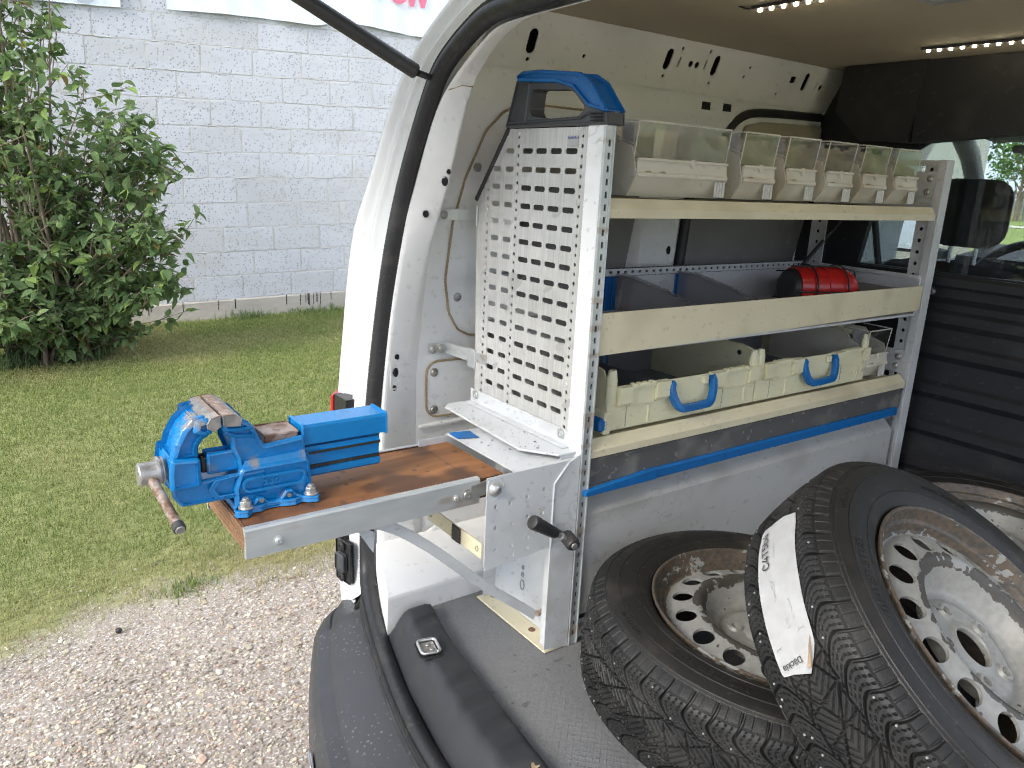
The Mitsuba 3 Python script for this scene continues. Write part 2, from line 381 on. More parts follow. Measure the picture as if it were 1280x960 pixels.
def pebbles(n, r):
    ico = trimesh.creation.icosphere(0); iv, jf = ico.vertices, ico.faces
    x = r.uniform(-1.6, .9, n); y = r.uniform(-.1, 1.95, n)
    keep = r.random(n) < np.clip((1.66 - y) / .34, .04, 1)
    x, y = x[keep], y[keep]; n = len(x)
    s = np.exp(r.normal(-5.55, .30, n)); s = np.clip(s, .0018, .0085); s[r.random(n) < .012] *= 1.9
    V = iv[None] * (1 + .25 * r.standard_normal((n, 12, 1))) * (s[:, None] * r.uniform(.7, 1.3, (n, 3)) * [1, 1, .65])[:, None, :]
    a = r.uniform(0, 6.28, n); c, sn = np.cos(a)[:, None], np.sin(a)[:, None]
    V = np.stack([V[..., 0] * c - V[..., 1] * sn, V[..., 0] * sn + V[..., 1] * c, V[..., 2]], -1)
    V += np.stack([x, y, gzb(x, y) + s * .25], -1)[:, None, :]
    pal = np.array([[.50, .47, .44], [.36, .33, .31], [.58, .53, .46], [.30, .24, .22], [.44, .33, .29], [.68, .66, .62], [.42, .38, .32], [.55, .47, .38]])
    col = pal[r.integers(0, len(pal), n)] * r.uniform(.5, 1.0, (n, 1)) * [1.05, 1.015, .89]
    return V.reshape(-1, 3), (jf[None] + 12 * np.arange(n)[:, None, None]).reshape(-1, 3), np.repeat(col, 12, 0)
v, f, c = pebbles(38000, np.random.default_rng(3))
add('gravel', (v, f), 'm_vcol', smooth=False, color=c, label='loose pale gravel in front of the lawn', cat='gravel', kind='stuff')

WA, WD = 0.06243, 7.7
WDIR = np.array([math.cos(WA), -math.sin(WA), 0]); WN = np.array([math.sin(WA), math.cos(WA), 0])
WO = CAM + WD * WN                              # foot of the wall's face straight across from the camera
def wall_y(x): return WO[1] + (x - WO[0]) * WDIR[1] / WDIR[0]

def blades(r, x, y, h, wd, cols):
    n = len(x); a = r.uniform(0, 6.28, n); lean = r.uniform(.15, .95, n); la = a + r.normal(1.57, .7, n)
    z0 = gzb(x, y) - .004
    d = np.stack([np.cos(a), np.sin(a), 0 * a], 1) * wd[:, None] / 2; L = np.stack([np.cos(la), np.sin(la), 0 * a], 1)
    b = np.stack([x, y, z0], 1); up = np.array([0, 0, 1.0])
    m = b + L * (h * lean * .35)[:, None] + up * (h * .62)[:, None]
    t = b + L * (h * lean)[:, None] + up * (h * np.sqrt(np.maximum(1 - lean * .75, .15)))[:, None]
    V = np.stack([b - d, b + d, m - d * .75, m + d * .75, t], 1).reshape(-1, 3)
    F = (np.array([[0, 1, 3], [0, 3, 2], [2, 3, 4]])[None] + 5 * np.arange(n)[:, None, None]).reshape(-1, 3)
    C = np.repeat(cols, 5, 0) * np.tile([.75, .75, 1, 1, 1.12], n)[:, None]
    return V, F, C

def lawn(r):
    N = 330000
    y = EDGE - .12 + (r.random(N) ** 1.25) * 5.5; x = r.uniform(-1.75, 4.3, N)
    keep = (x > -1.75 + .0 * y) & (x < .55 + (y - 1.5) * .72) & (y < wall_y(x) - .06)
    w = meshkit.fbm(np.stack([x * 2.2, y * 2.2, x * 0 + 1.0], -1), 4); f = meshkit.fbm(np.stack([x * 7, y * 7, x * 0 + 5], -1), 3)
    e = y + (w - .5) * .5 - EDGE
    keep &= r.random(N) < np.clip(.30 + e * 2.0, 0.04, 1) * np.clip(1.35 - 1.1 * np.clip(f - .45, 0, 1), .3, 1)
    x, y, e, f, w = (q[keep] for q in (x, y, e, f, w)); n = len(x)
    dry = np.clip(1.15 - e * 2.0, 0, 1) * .9 + np.clip(meshkit.fbm(np.stack([x * .9, y * .9, x * 0 + 9], -1), 3) - .42, 0, 1) * 2.6
    dry = np.clip(dry + r.normal(0, .16, n), 0, 1)[:, None]
    u = r.random((n, 1))
    g = np.array([.155, .225, .060]) * (1 - u) + np.array([.33, .375, .14]) * u
    d = np.array([.46, .41, .21]) * (1 - u) + np.array([.35, .325, .15]) * u
    cols = g * (1 - dry) + d * dry
    near_wall = np.clip((y - wall_y(x) + 1.1), 0, 1)
    h = r.uniform(.018, .048, n) * (1 + .9 * (r.random(n) < .06)) * (1 - .1 * dry[:, 0]) * (1 + .5 * near_wall * (r.random(n) < .3))
    wd = r.uniform(.0016, .0034, n) * (1 + .16 * (y - 1.5))
    return blades(r, x, y, h, wd, cols)
v, f, c = lawn(np.random.default_rng(11))
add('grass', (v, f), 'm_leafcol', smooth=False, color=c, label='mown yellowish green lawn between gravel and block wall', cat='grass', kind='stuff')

# weeds in tufts: along the wall foot, at the gravel edge
def tuft(name, x, y, n, h, spread, label, col, seed, wide=1.0):
    r = np.random.default_rng(seed)
    xx, yy = x + r.normal(0, spread, n), y + r.normal(0, spread * .6, n)
    u = r.random((n, 1)); cols = np.array(col) * (.7 + .6 * u)
    v, f, c = blades(r, xx, yy, r.uniform(.4, 1, n) * h, r.uniform(.004, .009, n) * wide, cols)
    add(name, (v, f), 'm_leafcol', smooth=False, color=c, label=label, cat='weeds', kind='stuff')
for i, (t, n, h, sp, lab) in enumerate([(.95, 130, .13, .10, 'grassy weed tuft at the wall foot, nearest the bush'), (1.62, 160, .12, .16, 'low spread of weeds halfway along the visible wall foot'),
                                        (2.22, 110, .20, .06, 'upright weed at the wall foot beside the van')]):
    p = WO + WDIR * (t + .8586) - WN * .12
    tuft('weed_tuft', p[0], p[1], n, h, sp, lab, (.16, .22, .10), 40 + i, 1.3)
tuft('weed_tuft', -.36, 1.66, 170, .05, .05, 'green weed clump where lawn meets gravel', (.19, .26, .08), 51, .6)

for i, (x, y, s) in enumerate(((-.62, 5.42, .10), (-.15, 5.40, .12), (-.95, 5.45, .12))):
    tuft('weed_tuft', x, y, 120, .2, s * .8, ('weeds under the bush, beside its stems', 'weeds at the right foot of the bush', 'weeds at the left foot of the bush')[i], (.15, .21, .10), 70 + i, 1.4)
# dark scrap lying on the gravel
add('dark_lump', moved(trimesh.creation.icosphere(1, .010), frame((-.62, 1.50, float(gz(-.62)) + .008), (0, .1, 1))), 'm_black', label='small black lump on the gravel by the lawn edge', cat='litter')

# ------------------------------------------------------------------ the block wall
TILT = 0.036; BH, BL = 0.2268, 0.455; Z11 = -0.393      # top of the plinth at t=0
def blockc(p, n, uv):
    t = p.x * .998 - p.y * .062
    a, b, k = voronoi(t * 44, p.z * 44); a2, b2, k2 = voronoi(t * 95 + 7, p.z * 95)
    pit = smoothstep(.34, .16, a) * smoothstep(.66, .72, k); pit2 = smoothstep(.32, .16, a2) * smoothstep(.80, .86, k2)
    w = fbm(p.x * 3, p.y * 3, p.z * 3, 4)
    c = mix((.50, .505, .535), (.60, .605, .63), w)
    c = mix(c, (.47, .46, .44), smoothstep(.5, .75, fbm(p.x * 2 + 9, 1., p.z * 5, 3)) * .35)
    return mix(c, (.22, .21, .22), dr.maximum(pit * .75, pit2 * .55))
def blockb(p, n, uv):
    t = p.x * .998 - p.y * .062
    a, b, k = voronoi(t * 44, p.z * 44); return .004 * fbm(t * 60, p.z * 60, 2., 3) - .003 * smoothstep(.34, .16, a) * smoothstep(.66, .72, k)
mat('m_block', blockc, .85, spec=.2, bump=(blockb, .002))
mat('m_block_warm', lambda p, n, uv: mix(blockc(p, n, uv), (.47, .465, .45), .3), .85, spec=.2, bump=(blockb, .002))
mat('m_mortar', lambda p, n, uv: mix((.56, .55, .53), (.43, .415, .385), fbm(p.x * 14, p.y * 14, p.z * 14, 4)), .9, spec=.2, bump=(lambda p, n, uv: .007 * fbm(p.x * 50, p.y * 50, p.z * 50, 3), .002))
mat('m_plinth', lambda p, n, uv: mix((.36, .325, .28), (.50, .46, .40), fbm(p.x * 7, p.y * 7, p.z * 16, 4)), .9, spec=.2, bump=(lambda p, n, uv: .006 * fbm(p.x * 50, p.y * 50, p.z * 50, 3), .002))
def wp(t, z, o):                                  # along, up from the plinth line, out from the face (towards the camera)
    return WO + WDIR * (t + .8586) - WN * o + np.array([0, 0, Z11 - CAM[2] + z + TILT * t])
MW = np.eye(4); MW[:3, 0] = WDIR + np.array([0, 0, TILT]); MW[:3, 1] = WN; MW[:3, 2] = [0, 0, 1]; MW[:3, 3] = wp(0, 0, 0)
wall = thing('block_wall', 'long wall of pale painted concrete blocks behind the lawn', 'wall')
add('mortar', moved(cbox(-9, 14, .0022, .25, -.02, 3.9, 0), MW), 'm_mortar', wall, smooth=False)
add('plinth', moved(cbox(-9, 14, -.015, .27, -.9, 0.0, .012), MW), 'm_plinth', wall)
r = np.random.default_rng(5); rest = []
def block(t0, t1, z0, z1):
    g = .006; o = r.uniform(-.0015, .002)
    def J(): return r.uniform(-.003, .003)
    lo, hi = (t0 + g, o - .001, z0 + g * .7), (t1 - g, .1, z1 - g * .7); c = .007
    pts = []
    for x, sx in ((lo[0], 1), (hi[0], -1)):
        for z, sz in ((lo[2], 1), (hi[2], -1)):
            x2, z2 = x + J(), z + J()
            pts += [[x2, .1, z2], [x2, lo[1] + c * .8, z2], [x2 + sx * c, lo[1], z2 + sz * c * .2], [x2 + sx * c * .2, lo[1] + J() * .3, z2 + sz * c]]
    return moved(hull(pts), MW)
for k in range(15):
    off = [.486, .620, .75, .57, .44, .66, .50, .72, .45, .63, .40, .62, .47, .7, .52][k] + r.uniform(-.03, .03)
    t = off - BL * 14
    while t < 8:
        L = BL * r.uniform(.95, 1.05) if k != 1 else BL
        if -1.5 < t + L and t < 3.4 and k < 13:
            add('block', block(t, t + L, k * BH, (k + 1) * BH), 'm_block' if r.random() < .8 else 'm_block_warm', wall)
        else: rest.append(block(t, t + L, k * BH, (k + 1) * BH))
        t += L
add('blocks_beyond', cat(*rest), 'm_block', wall, kind='stuff')
drip = []
for q in range(26):
    t = r.uniform(-.2, 2.6); h = r.uniform(.03, .13); w = r.uniform(.006, .012)
    drip.append(moved(cbox(t, t + w, -.019, -.012, -h, .004, .003), MW))
add('tar_drip', cat(*drip), 'm_black', wall, kind='stuff', label='black tar drips down the plinth')
smear = []
for k in range(13):                               # slightly proud, uneven smears of mortar on the bed joints
    for q in range(9):
        t = r.uniform(-1.3, 3.2); L = r.uniform(.05, .28); n = 7
        tt = np.linspace(t, t + L, n); w = r.uniform(.004, .008) * np.sin(np.linspace(.15, 3.0, n)) + .001
        zz = k * BH + r.normal(0, .003, n)
        smear.append(moved(tube(np.stack([tt, np.full(n, .002), zz], 1), w, 6), MW))
add('mortar_smear', cat(*smear), 'm_mortar', wall, kind='stuff')

# banners
mat('m_banner', lambda p, n, uv: mix((.70, .77, .86), (.78, .82, .88), fbm(p.x * 2, p.y, p.z * 2, 2)), .4)
mat('m_banner_red', (.72, .16, .26), .5)
mat('m_banner_grey', (.42, .46, .50), .5)
def banner(name, keys, ztop, label):
    ts = np.linspace(keys[0][0], keys[-1][0], 70); zb = np.interp(ts, [k[0] for k in keys], [k[1] for k in keys])
    rows = []
    for u in np.linspace(0, 1, 16):
        z = zb + (ztop - zb) * u
        o = .03 + .012 * np.sin(ts * 9 + 2 * u) * (1 - u) + .008 * np.sin(ts * 23 + 5 * u)
        rows.append(np.stack([ts, -o, z], 1))
    top = loft(rows, closed=False); bot = loft([q + [0, .004, 0] for q in rows], closed=False); bot.invert()
    edge = tube(rows[0] + [0, .002, 0], .005, 6)
    k = thing(name, label, 'banner')
    add('sheet', moved(cat(top, bot), MW), 'm_banner', k, smooth=True); add('hem', moved(edge, MW), 'm_banner', k)
    return k
def zl(t, z): return z - (Z11 + TILT * t)        # world height -> height above the tilted plinth line
b1 = banner('banner', [(.405, zl(.405, 2.150)), (.8, zl(.8, 2.172)), (1.2, zl(1.2, 2.188)), (1.7, zl(1.7, 2.190)), (2.0, zl(2.0, 2.262)), (2.67, zl(2.67, 2.225)), (3.6, zl(3.6, 2.22))], 3.9,
            'wide pale banner with red lettering on the wall, nearer the van')
for s, col, t0, z0 in (('O', 'm_banner_grey', 2.18, 2.515), ('O', 'm_banner_red', 2.42, 2.495), ('W', 'm_banner_red', 2.59, 2.485)):
    m = text2(s, .2, .004, np.eye(4), True); v = m.vertices
    m = TM(np.stack([t0 + v[:, 0], -.052 - v[:, 2], zl(t0, z0) + v[:, 1]], 1), m.faces)
    add('letter', fixw(moved(m, MW)), col, b1, smooth=False)
b2 = banner('banner', [(-3.0, zl(-3, 2.0)), (-1.0, zl(-1, 2.055)), (-.45, zl(-.45, 2.085)), (0.045, zl(.045, 2.112))], 3.6, 'pale banner on the wall above the bush, left of the other banner')
m = text2('O', .2, .004, np.eye(4), True); v = m.vertices
add('letter', fixw(moved(TM(np.stack([-.33 + v[:, 0], -.052 - v[:, 2], zl(-.33, 2.105) + v[:, 1]], 1), m.faces), MW)), 'm_banner_grey', b2, smooth=False)

# ------------------------------------------------------------------ the bush
mat('m_bark', lambda p, n, uv: mix((.12, .09, .065), (.24, .19, .14), fbm(p.x * 20, p.y * 20, p.z * 9, 3)), .85, bump=(lambda p, n, uv: .004 * fbm(p.x * 60, p.y * 60, p.z * 25, 2), .002))
def leafmesh(L, W, fold, curl, r):
    t = np.array([0, .12, .35, .62, .85, 1.0]); w = np.array([.02, .62, 1.0, .74, .32, .0]) * W / 2
    mid = np.stack([t * L, 0 * t, -curl * L * t ** 2], 1); V, F = [], []
    for s in (-1, 1):
        e = mid + np.stack([0 * t, s * w, w * fold], 1); b = len(V); V += list(mid) + list(e)
        for k in range(5):
            q = [b + k, b + k + 1, b + 7 + k, b + 6 + k]
            if s > 0: q = q[::-1]
            F += [[q[0], q[1], q[2]], [q[0], q[2], q[3]]]
    return np.array(V), np.array(F)
bush = thing('bush', 'tall broadleaf lilac bush growing against the block wall', 'bush')
r = np.random.default_rng(21); base = np.array([-.34, 5.62, float(gz(-.34)) - .03])
tips, segs, stems = [], [], []
for k in range(84):
    a = r.uniform(0, 6.28); rad = r.uniform(.03, .42); p0 = base + [rad * math.cos(a), rad * .7 * math.sin(a), 0]
    tx_, ty_ = r.uniform(-1.05, .62), r.uniform(-.45, .35)
    tz_ = (2.75 - .9 * max(0, (tx_ + .45) / .9) ** 1.3 * 1.4 + r.uniform(-.7, .2))
    if 30 <= k < 42: tz_ = r.uniform(-.1, 1.2); tx_ = r.uniform(.35, .86); ty_ = r.uniform(-.8, .0)
    if k >= 62: tz_ = r.uniform(-.40, .1); tx_ = r.uniform(-.9, .6); ty_ = r.uniform(-.6, .0)
    if k < 30: tz_ = r.uniform(-.3, 1.35); tx_ = r.uniform(-.9, .86); ty_ = r.uniform(-.75, .2)
    p1 = np.array([base[0] + tx_, base[1] + ty_, max(tz_, -.38)])
    u = np.linspace(0, 1, 12)[:, None]; P = p0 + (p1 - p0) * np.c_[u ** 1.5, u ** 1.5, u ** .9] + .04 * (meshkit.fbm(np.c_[u * 3 + k, u * 0, u * 0][:, None, :] + np.arange(3) * 9.1, 2) - .5) * np.sin(u * 3.14)
    stems.append(tube(P, np.linspace(.015, .003, 12) * r.uniform(.5, 1.3), 7)); segs.append(P)
twigs = []
for P in segs:
    for q in range(13):
        i = r.integers(3 if P[-1][2] > .9 else 1, 12); o = P[i]; d = r.normal(0, 1, 3); d[2] = abs(d[2]) * .7 + .15; d /= np.linalg.norm(d); L = r.uniform(.14, .42)
        e = o + d * L + [0, 0, .06]; 
        if e[0] > .58 or e[2] < float(gz(e[0])) + .04 or e[1] > wall_y(e[0]) - .1: continue
        m_ = (o + e) / 2 + r.normal(0, .02, 3); t = np.array([o, m_, e]); twigs.append(t)
add('stem', cat(*stems), 'm_bark', bush, smooth=True, kind='stuff')
add('twig', cat(*[tube(t, [.004, .003, .0018], 5) for t in twigs]), 'm_bark', bush, smooth=True, kind='stuff')
LV, LF, LC, n0 = [], [], [], 0; big = []
for t in twigs + [P[-3:] for P in segs]:
    for q in range(r.integers(8, 14)):
        u = r.uniform(.1, 1) ** .7; o = t[0] + (t[-1] - t[0]) * u + r.normal(0, .016, 3)
        a = r.uniform(0, 6.28); el = r.normal(-.15, .5); d = np.array([math.cos(a) * math.cos(el), math.sin(a) * math.cos(el), math.sin(el)])
        L = r.uniform(.058, .105); v, f = leafmesh(L, L * r.uniform(.52, .66), r.uniform(.1, .5), r.uniform(-.1, .5), r)
        up = np.array([0, 0, 1.0]) + r.normal(0, .45, 3); M = frame(o, up - d * (up @ d), d); Rm = np.stack([d, np.cross(M[:3, 2], d), M[:3, 2]], 1)
        v = v @ Rm.T + o
        g = r.random(); hgt = np.clip((o[2] + .3) / 2.4, 0, 1); c = np.array([.095, .155, .065]) * (1 - g) + np.array([.21, .29, .125]) * g
        if r.random() < .14 * (.4 + hgt): c = np.array([.24, .34, .10])
        if r.random() < .025: c = np.array([.20, .15, .05])
        front = (o - CAM) @ WN
        if front < 6.25 and len(big) < 280 and o[0] > -1.0 and r.random() < .5: big.append((v, f, c))
        else:
            LV.append(v); LF.append(f + n0); LC.append(np.tile(c, (len(v), 1))); n0 += len(v)
add('foliage', (np.vstack(LV), np.vstack(LF)), 'm_leafcol', bush, smooth=False, color=np.vstack(LC), kind='stuff')
for v, f, c in big: add('leaf', (v, f), 'm_leafcol', bush, smooth=False, color=np.tile(c, (len(v), 1)))
# ------------------------------------------------------------------ the van
van = thing('van', 'white panel van seen from behind with its rear opening uncovered', 'van')
YC = -0.30
def mirror_keys(K):                              # K runs from the bottom centre up the left side to the top centre
    K = np.asarray(K, float); M = K[::-1][1:].copy(); M[:, 1] = 2 * YC - M[:, 1]
    return K, np.vstack([K, M])
SEAL = [(-.380, YC, -.048), (-.369, -.106, -.045), (-.339, .082, -.041), (-.275, .32, -.036), (-.240, .425, -.012), (-.217, .479, .055), (-.207, .482, .305), (-.187, .472, .561), (-.173, .444, .753),
        (-.157, .408, .905), (-.150, .342, 1.036), (-.147, .279, 1.112), (-.150, .168, 1.164), (-.158, .043, 1.178), (-.170, YC, 1.185)]
OUT = [(-.236, .577, -.155), (-.230, .620, .03), (-.226, .628, .30), (-.211, .619, .54), (-.194, .600, .755), (-.183, .541, .879), (-.172, .468, 1.02), (-.162, .395, 1.12), (-.155, .275, 1.20), (-.158, .06, 1.275), (-.17, YC, 1.30)]
SIN = [(-.240, .425, -.012), (-.217, .479, .055), (-.207, .482, .305), (-.188, .473, .55), (-.173, .444, .753), (-.160, .415, .879), (-.151, .353, 1.02), (-.147, .275, 1.115), (-.150, .175, 1.162), (-.158, .043, 1.178), (-.170, YC, 1.185)]
def spl(K, n):
    K = np.asarray(K, float); t = np.linspace(0, len(K) - 1, n)
    from scipy.interpolate import CubicSpline
    return CubicSpline(np.arange(len(K)), K)(t)
N = 71
O, S = spl(OUT, N), spl(SIN, N)
def blend(u, dx=0.0): return S * (1 - u) + O * u + np.array([dx, 0, 0])
def outer(k, dy):                                 # beyond the corner: round to the flank
    d = O - S; d[:, 0] = 0; d /= np.linalg.norm(d, axis=1, keepdims=True); q = O + d * dy; q[:, 0] += k; return q
FLANK = [(.05, .655, -.16), (.05, .66, .03), (.05, .66, .30), (.05, .66, .54), (.05, .655, .755), (.06, .64, .88), (.07, .62, 1.02), (.08, .59, 1.12), (.08, .53, 1.24), (.08, .36, 1.33), (.08, YC, 1.35)]
def both(rings):
    a = loft(rings, closed=False); R2 = []
    for q in rings:
        q = q.copy(); q[:, 1] = 2 * YC - q[:, 1]; R2.append(q)
    b = loft(R2, closed=False); b.invert(); return a, b
ringsL = [blend(-.12, .02), blend(0.0, .004), blend(.10, -.001), blend(.30, -.004), blend(.36, -.010), blend(.40, -.012), blend(.45, -.010), blend(.50, .002), blend(.56, .006), blend(.68, .004), blend(.74, .000),
          blend(.80, -.006), blend(.9, -.006), blend(.965, -.002), outer(.010, .003), outer(.035, .012), outer(.09, .025)] + [np.c_[spl(FLANK, N)[:, 0] + k, spl(FLANK, N)[:, 1:]] for k in (0.0, .8, 2.2)]
a, b = both(ringsL)
# the flank's lower part, below the pillar ring
# the right flank's sliding door stands open: only the corner and the roof half are closed there
cut_ = [q for q in ringsL[:-3]]
_, b = both(cut_)
add('rear_corner_panel', a, 'm_body', van, smooth=50); add('rear_corner_panel', b, 'm_body', van, smooth=50)
half = []
for q in ringsL[-4:]:
    q = q[-16:].copy(); q[:, 1] = 2 * YC - q[:, 1]; half.append(q)
half = loft(half, closed=False); half.invert(); add('roof_half', half, 'm_body', van, smooth=50)
low = []
for dx, y0 in ((-.21, .60), (-.15, .635), (.0, .655), (2.0, .66)): low.append([(dx, y0 - .03, -.16), (dx, y0 - .05, -.42)])
for sgn in (1, -1):
    rr = [np.array(q, float) for q in low]
    if sgn < 0: rr = [np.c_[q[:, 0], 2 * YC - q[:, 1], q[:, 2]] for q in rr]
    add('lower_side_panel', loft(rr, closed=False), 'm_body', van, smooth=True)
# weld seam and small dimples of the flange
add('seam', tube(spl([(-.232, .592, -.15), (-.236, .585, -.05), (-.240, .555, .02), (-.242, .560, .06)], 14), .0012, 5), 'm_sealant', van, smooth=True)
for (px_, py_, pz_) in ((-.192, .505, .86), (-.201, .525, .72), (-.176, .470, .97), (-.213, .53, .56)):
    if False: add('dimple', moved(trimesh.creation.uv_sphere(.006, count=[8, 10]), frame((px_ - .002, py_ + .025, pz_), (1, 0, 0))), 'm_body', van, smooth=True)

# weatherstrip
K, full = mirror_keys(SEAL)
P = spl(full, 261); ctr = np.array([0, YC, .56])
rad = P - ctr; rad[:, 0] = 0; t_ = np.gradient(P, axis=0); t_ /= np.linalg.norm(t_, axis=1, keepdims=True)
back = np.array([-1.0, 0, 0])
prof = [(.70 * a_, b_) for a_, b_ in [(-.031, -.010), (-.031, .000), (-.027, .004), (-.0225, .0035), (-.020, .009), (-.014, .0135), (-.010, .0115), (-.006, .0145), (.004, .0165), (.014, .015), (.021, .009), (.026, .001), (.027, -.010)]]
wb = np.clip((.03 - P[:, 2]) / .06, 0, 1)[:, None] * .62
back = back * (1 - wb) + np.array([0, 0, 1.0]) * wb
seal = sweep(P, prof, back, True, True)
add('weatherstrip', seal, 'm_rubber', van, smooth=50, label='black rubber seal round the rear opening')
lip = sweep(P, [(-.029, -.010), (-.028, -.004), (-.021, -.001), (-.019, -.010)], back, True, True)
add('seal_lip', lip, 'm_black', van, smooth=40)

# inner pillar: from the seal inwards to its edge, then back out to the side wall
PIN = [(-.205, .440, -.10), (-.195, .452, .04), (-.190, .455, .30), (-.175, .448, .55), (-.160, .420, .753), (-.145, .385, .88), (-.138, .325, 1.01), (-.135, .250, 1.085), (-.14, .150, 1.135), (-.15, .043, 1.15), (-.16, YC, 1.155)]
PE = [(-.110, .440, -.10), (-.104, .446, .04), (-.118, .474, .284), (-.112, .464, .55), (-.102, .412, .753), (-.100, .350, .875), (-.098, .300, 1.003), (-.092, .258, 1.088), (-.075, .19, 1.155), (-.05, .06, 1.19), (-.05, YC, 1.195)]
PW = [(-.080, .452, -.10), (-.080, .458, .04), (-.085, .482, .284), (-.080, .484, .55), (-.060, .478, .753), (-.040, .465, .90), (-.020, .450, 1.03), (-.01, .42, 1.12), (.02, .33, 1.235), (.03, .06, 1.26), (.03, YC, 1.26)]
A, B, Cc = spl(PIN, N), spl(PE, N), spl(PW, N)
AB = [A + np.array([-.004, .008, 0]), A] + [A * (1 - u) + B * u + np.array([-.004 * math.sin(math.pi * u), -.003 * math.sin(math.pi * u), 0]) for u in (.15, .4, .7, .92)] + [B, B * .9 + Cc * .1, B * .6 + Cc * .4, Cc]
a, b = both(AB)
add('inner_pillar', a, 'm_inner', van, smooth=40); add('inner_pillar', b, 'm_inner', van, smooth=40)
add('pillar_joint', tube([B[47] + [-.001, -.001, 0], A[47] * .5 + B[47] * .5 + [-.0045, -.003, 0], A[46] + [-.003, 0, 0]], .0012, 5), 'm_sealant', van)
def on_pillar(z, u):
    i = int(np.argmin(np.abs(B[:40, 2] - z))); q = A[i] * (1 - u) + B[i] * u + np.array([-.004, -.003, 0]) * math.sin(math.pi * u)
    d = (B[i] - A[i]); d /= np.linalg.norm(d); nn_ = np.cross(d, [0, 0, 1.0]); nn_ = -nn_ if nn_[1] > 0 else nn_
    return q, nn_ / np.linalg.norm(nn_)
def hole(p, n, rx, rz, parent=van, name='hole', m='m_painted_shade'):
    a = np.linspace(0, 2 * np.pi, 20, endpoint=False); M = frame(p, n, (0, 0, 1))
    rings = [np.stack([rz * s * np.cos(a), rx * s * np.sin(a), np.full(20, z)], 1) for s, z in ((1.05, -.001), (1.05, .0006), (1.0, .0009), (.93, -.004))]
    return add(name, fixw(moved(loft(rings, True, True), M)), m, parent)
for z, u, rx, rz in ((.83, .55, .006, .007), (.90, .88, .006, .009), (.92, .93, .004, .005), (.475, .40, .006, .010), (.502, .40, .005, .006), (.45, .40, .004, .006), (.16, .35, .006, .007)):
    q, nn_ = on_pillar(z, u); hole(q + nn_ * .0035, nn_, rx, rz, name='pillar_hole')
q, nn_ = on_pillar(.16, .35)
add('pressed_ring', moved(trimesh.creation.torus(.019, .0022, major_sections=24, minor_sections=6), frame(q, nn_)), 'm_inner', van, smooth=True)
q, nn_ = on_pillar(.475, .40)
add('pressed_frame', fixw(moved(plate(rrect(-.040, .040, -.015, .015, .01).difference(rrect(-.036, .036, -.011, .011, .008)), 'z', 0, .0015), frame(q, nn_, (0, 0, 1)))), 'm_inner', van)

# side walls, roof rail, roof
WP = [(.425, -.02), (.432, .03), (.455, .045), (.470, .10), (.480, .25), (.484, .55), (.478, .80), (.466, .92), (.452, 1.03), (.446, 1.085), (.452, 1.10), (.452, 1.128), (.444, 1.14)]
def wall_sheet(sgn):
    xs = np.r_[-.09, np.linspace(-.05, 1.28 if sgn > 0 else .10, 24)]; rings = []
    for y, z in WP: rings.append(np.stack([xs, np.full(25, y if sgn > 0 else 2 * YC - y), np.full(25, z)], 1))
    m = loft(rings, closed=False)
    if sgn < 0: m.invert()
    return m
add('side_wall', wall_sheet(1), 'm_inner', van, smooth=40, label='left inner side wall'); add('side_wall', wall_sheet(-1), 'm_inner', van, smooth=40)
# roof rail with its punched holes: a flat sloping strip from (y .444, z 1.14) to (.398, 1.25)
L0, L1 = np.array([0, .444, 1.14]), np.array([0, .398, 1.252]); hgt = np.linalg.norm(L1 - L0); ud = (L1 - L0) / hgt
rail = sbox(-.05, 0, 1.30, hgt)
def slot(x, u, w, h): return affinity.rotate(rrect(x - w / 2, x + w / 2, u - h / 2, u + h / 2, min(w, h) / 2 - .0005), 0)
cuts = [slot(.148, .058, .024, .052), slot(.563, .070, .022, .05), slot(.735, .074, .022, .05), slot(1.125, .074, .02, .05)]
cuts += [rrect(1.055, 1.078, .065, .083, .002), rrect(.60, .606, .055, .08, .002), rrect(.695, .701, .06, .085, .002), rrect(1.18, 1.186, .055, .08, .002), rrect(1.235, 1.24, .055, .08, .002)]
cuts += [Point(x, u).buffer(.0045) for x, u in ((.148, .02), (.02, .03), (.565, .03), (.60, .10), (.735, .03), (.70, .105), (.86, .06), (1.02, .03), (.87, .085), (1.26, .08), (.30, .045))] + [Point(x, u).buffer(.008) for x, u in ((.645, .068), (.668, .068), (1.205, .066))]
railp = rail
for c_ in cuts: railp = railp.difference(c_)
def railmap(m, sgn):
    v = m.vertices; nrm = np.cross([1, 0, 0], ud)
    q = np.stack([v[:, 0], L0[1] + v[:, 1] * ud[1] + v[:, 2] * nrm[1], L0[2] + v[:, 1] * ud[2] + v[:, 2] * nrm[2]], 1)
    if sgn < 0: q[:, 1] = 2 * YC - q[:, 1]
    return fixw(TM(q, m.faces))
base_rail = trimesh.creation.extrude_polygon(railp, .003, engine='earcut')
add('roof_rail', railmap(base_rail, 1), 'm_inner', van, smooth=False, label='sloping roof rail with punched holes'); add('roof_rail', railmap(trimesh.creation.extrude_polygon(rail, .003, engine='earcut'), -1), 'm_inner', van, smooth=False)
add('rail_hole_shade', railmap(moved(trimesh.creation.box(bounds=[[-.04, .004, -.03], [1.29, hgt - .004, -.028]]), np.eye(4)), 1), 'm_painted_shade', van, smooth=False)  # dark sheet added behind the punched holes to paint their shade
for x in (.655, 1.19):
    m = trimesh.creation.torus(.030, .0022, major_sections=28, minor_sections=6); q = L0 + ud * .068 + [x, 0, 0]
    add('pressed_ring', moved(m, frame(q, (0, -ud[2], ud[1]))), 'm_inner', van, smooth=True)
for x, z in ((.76, 1.114), (.845, 1.116)):
    add('slot', cbox(x - .017, x + .017, .4505, .4535, z - .010, z + .010, .002), 'm_painted_shade', van)
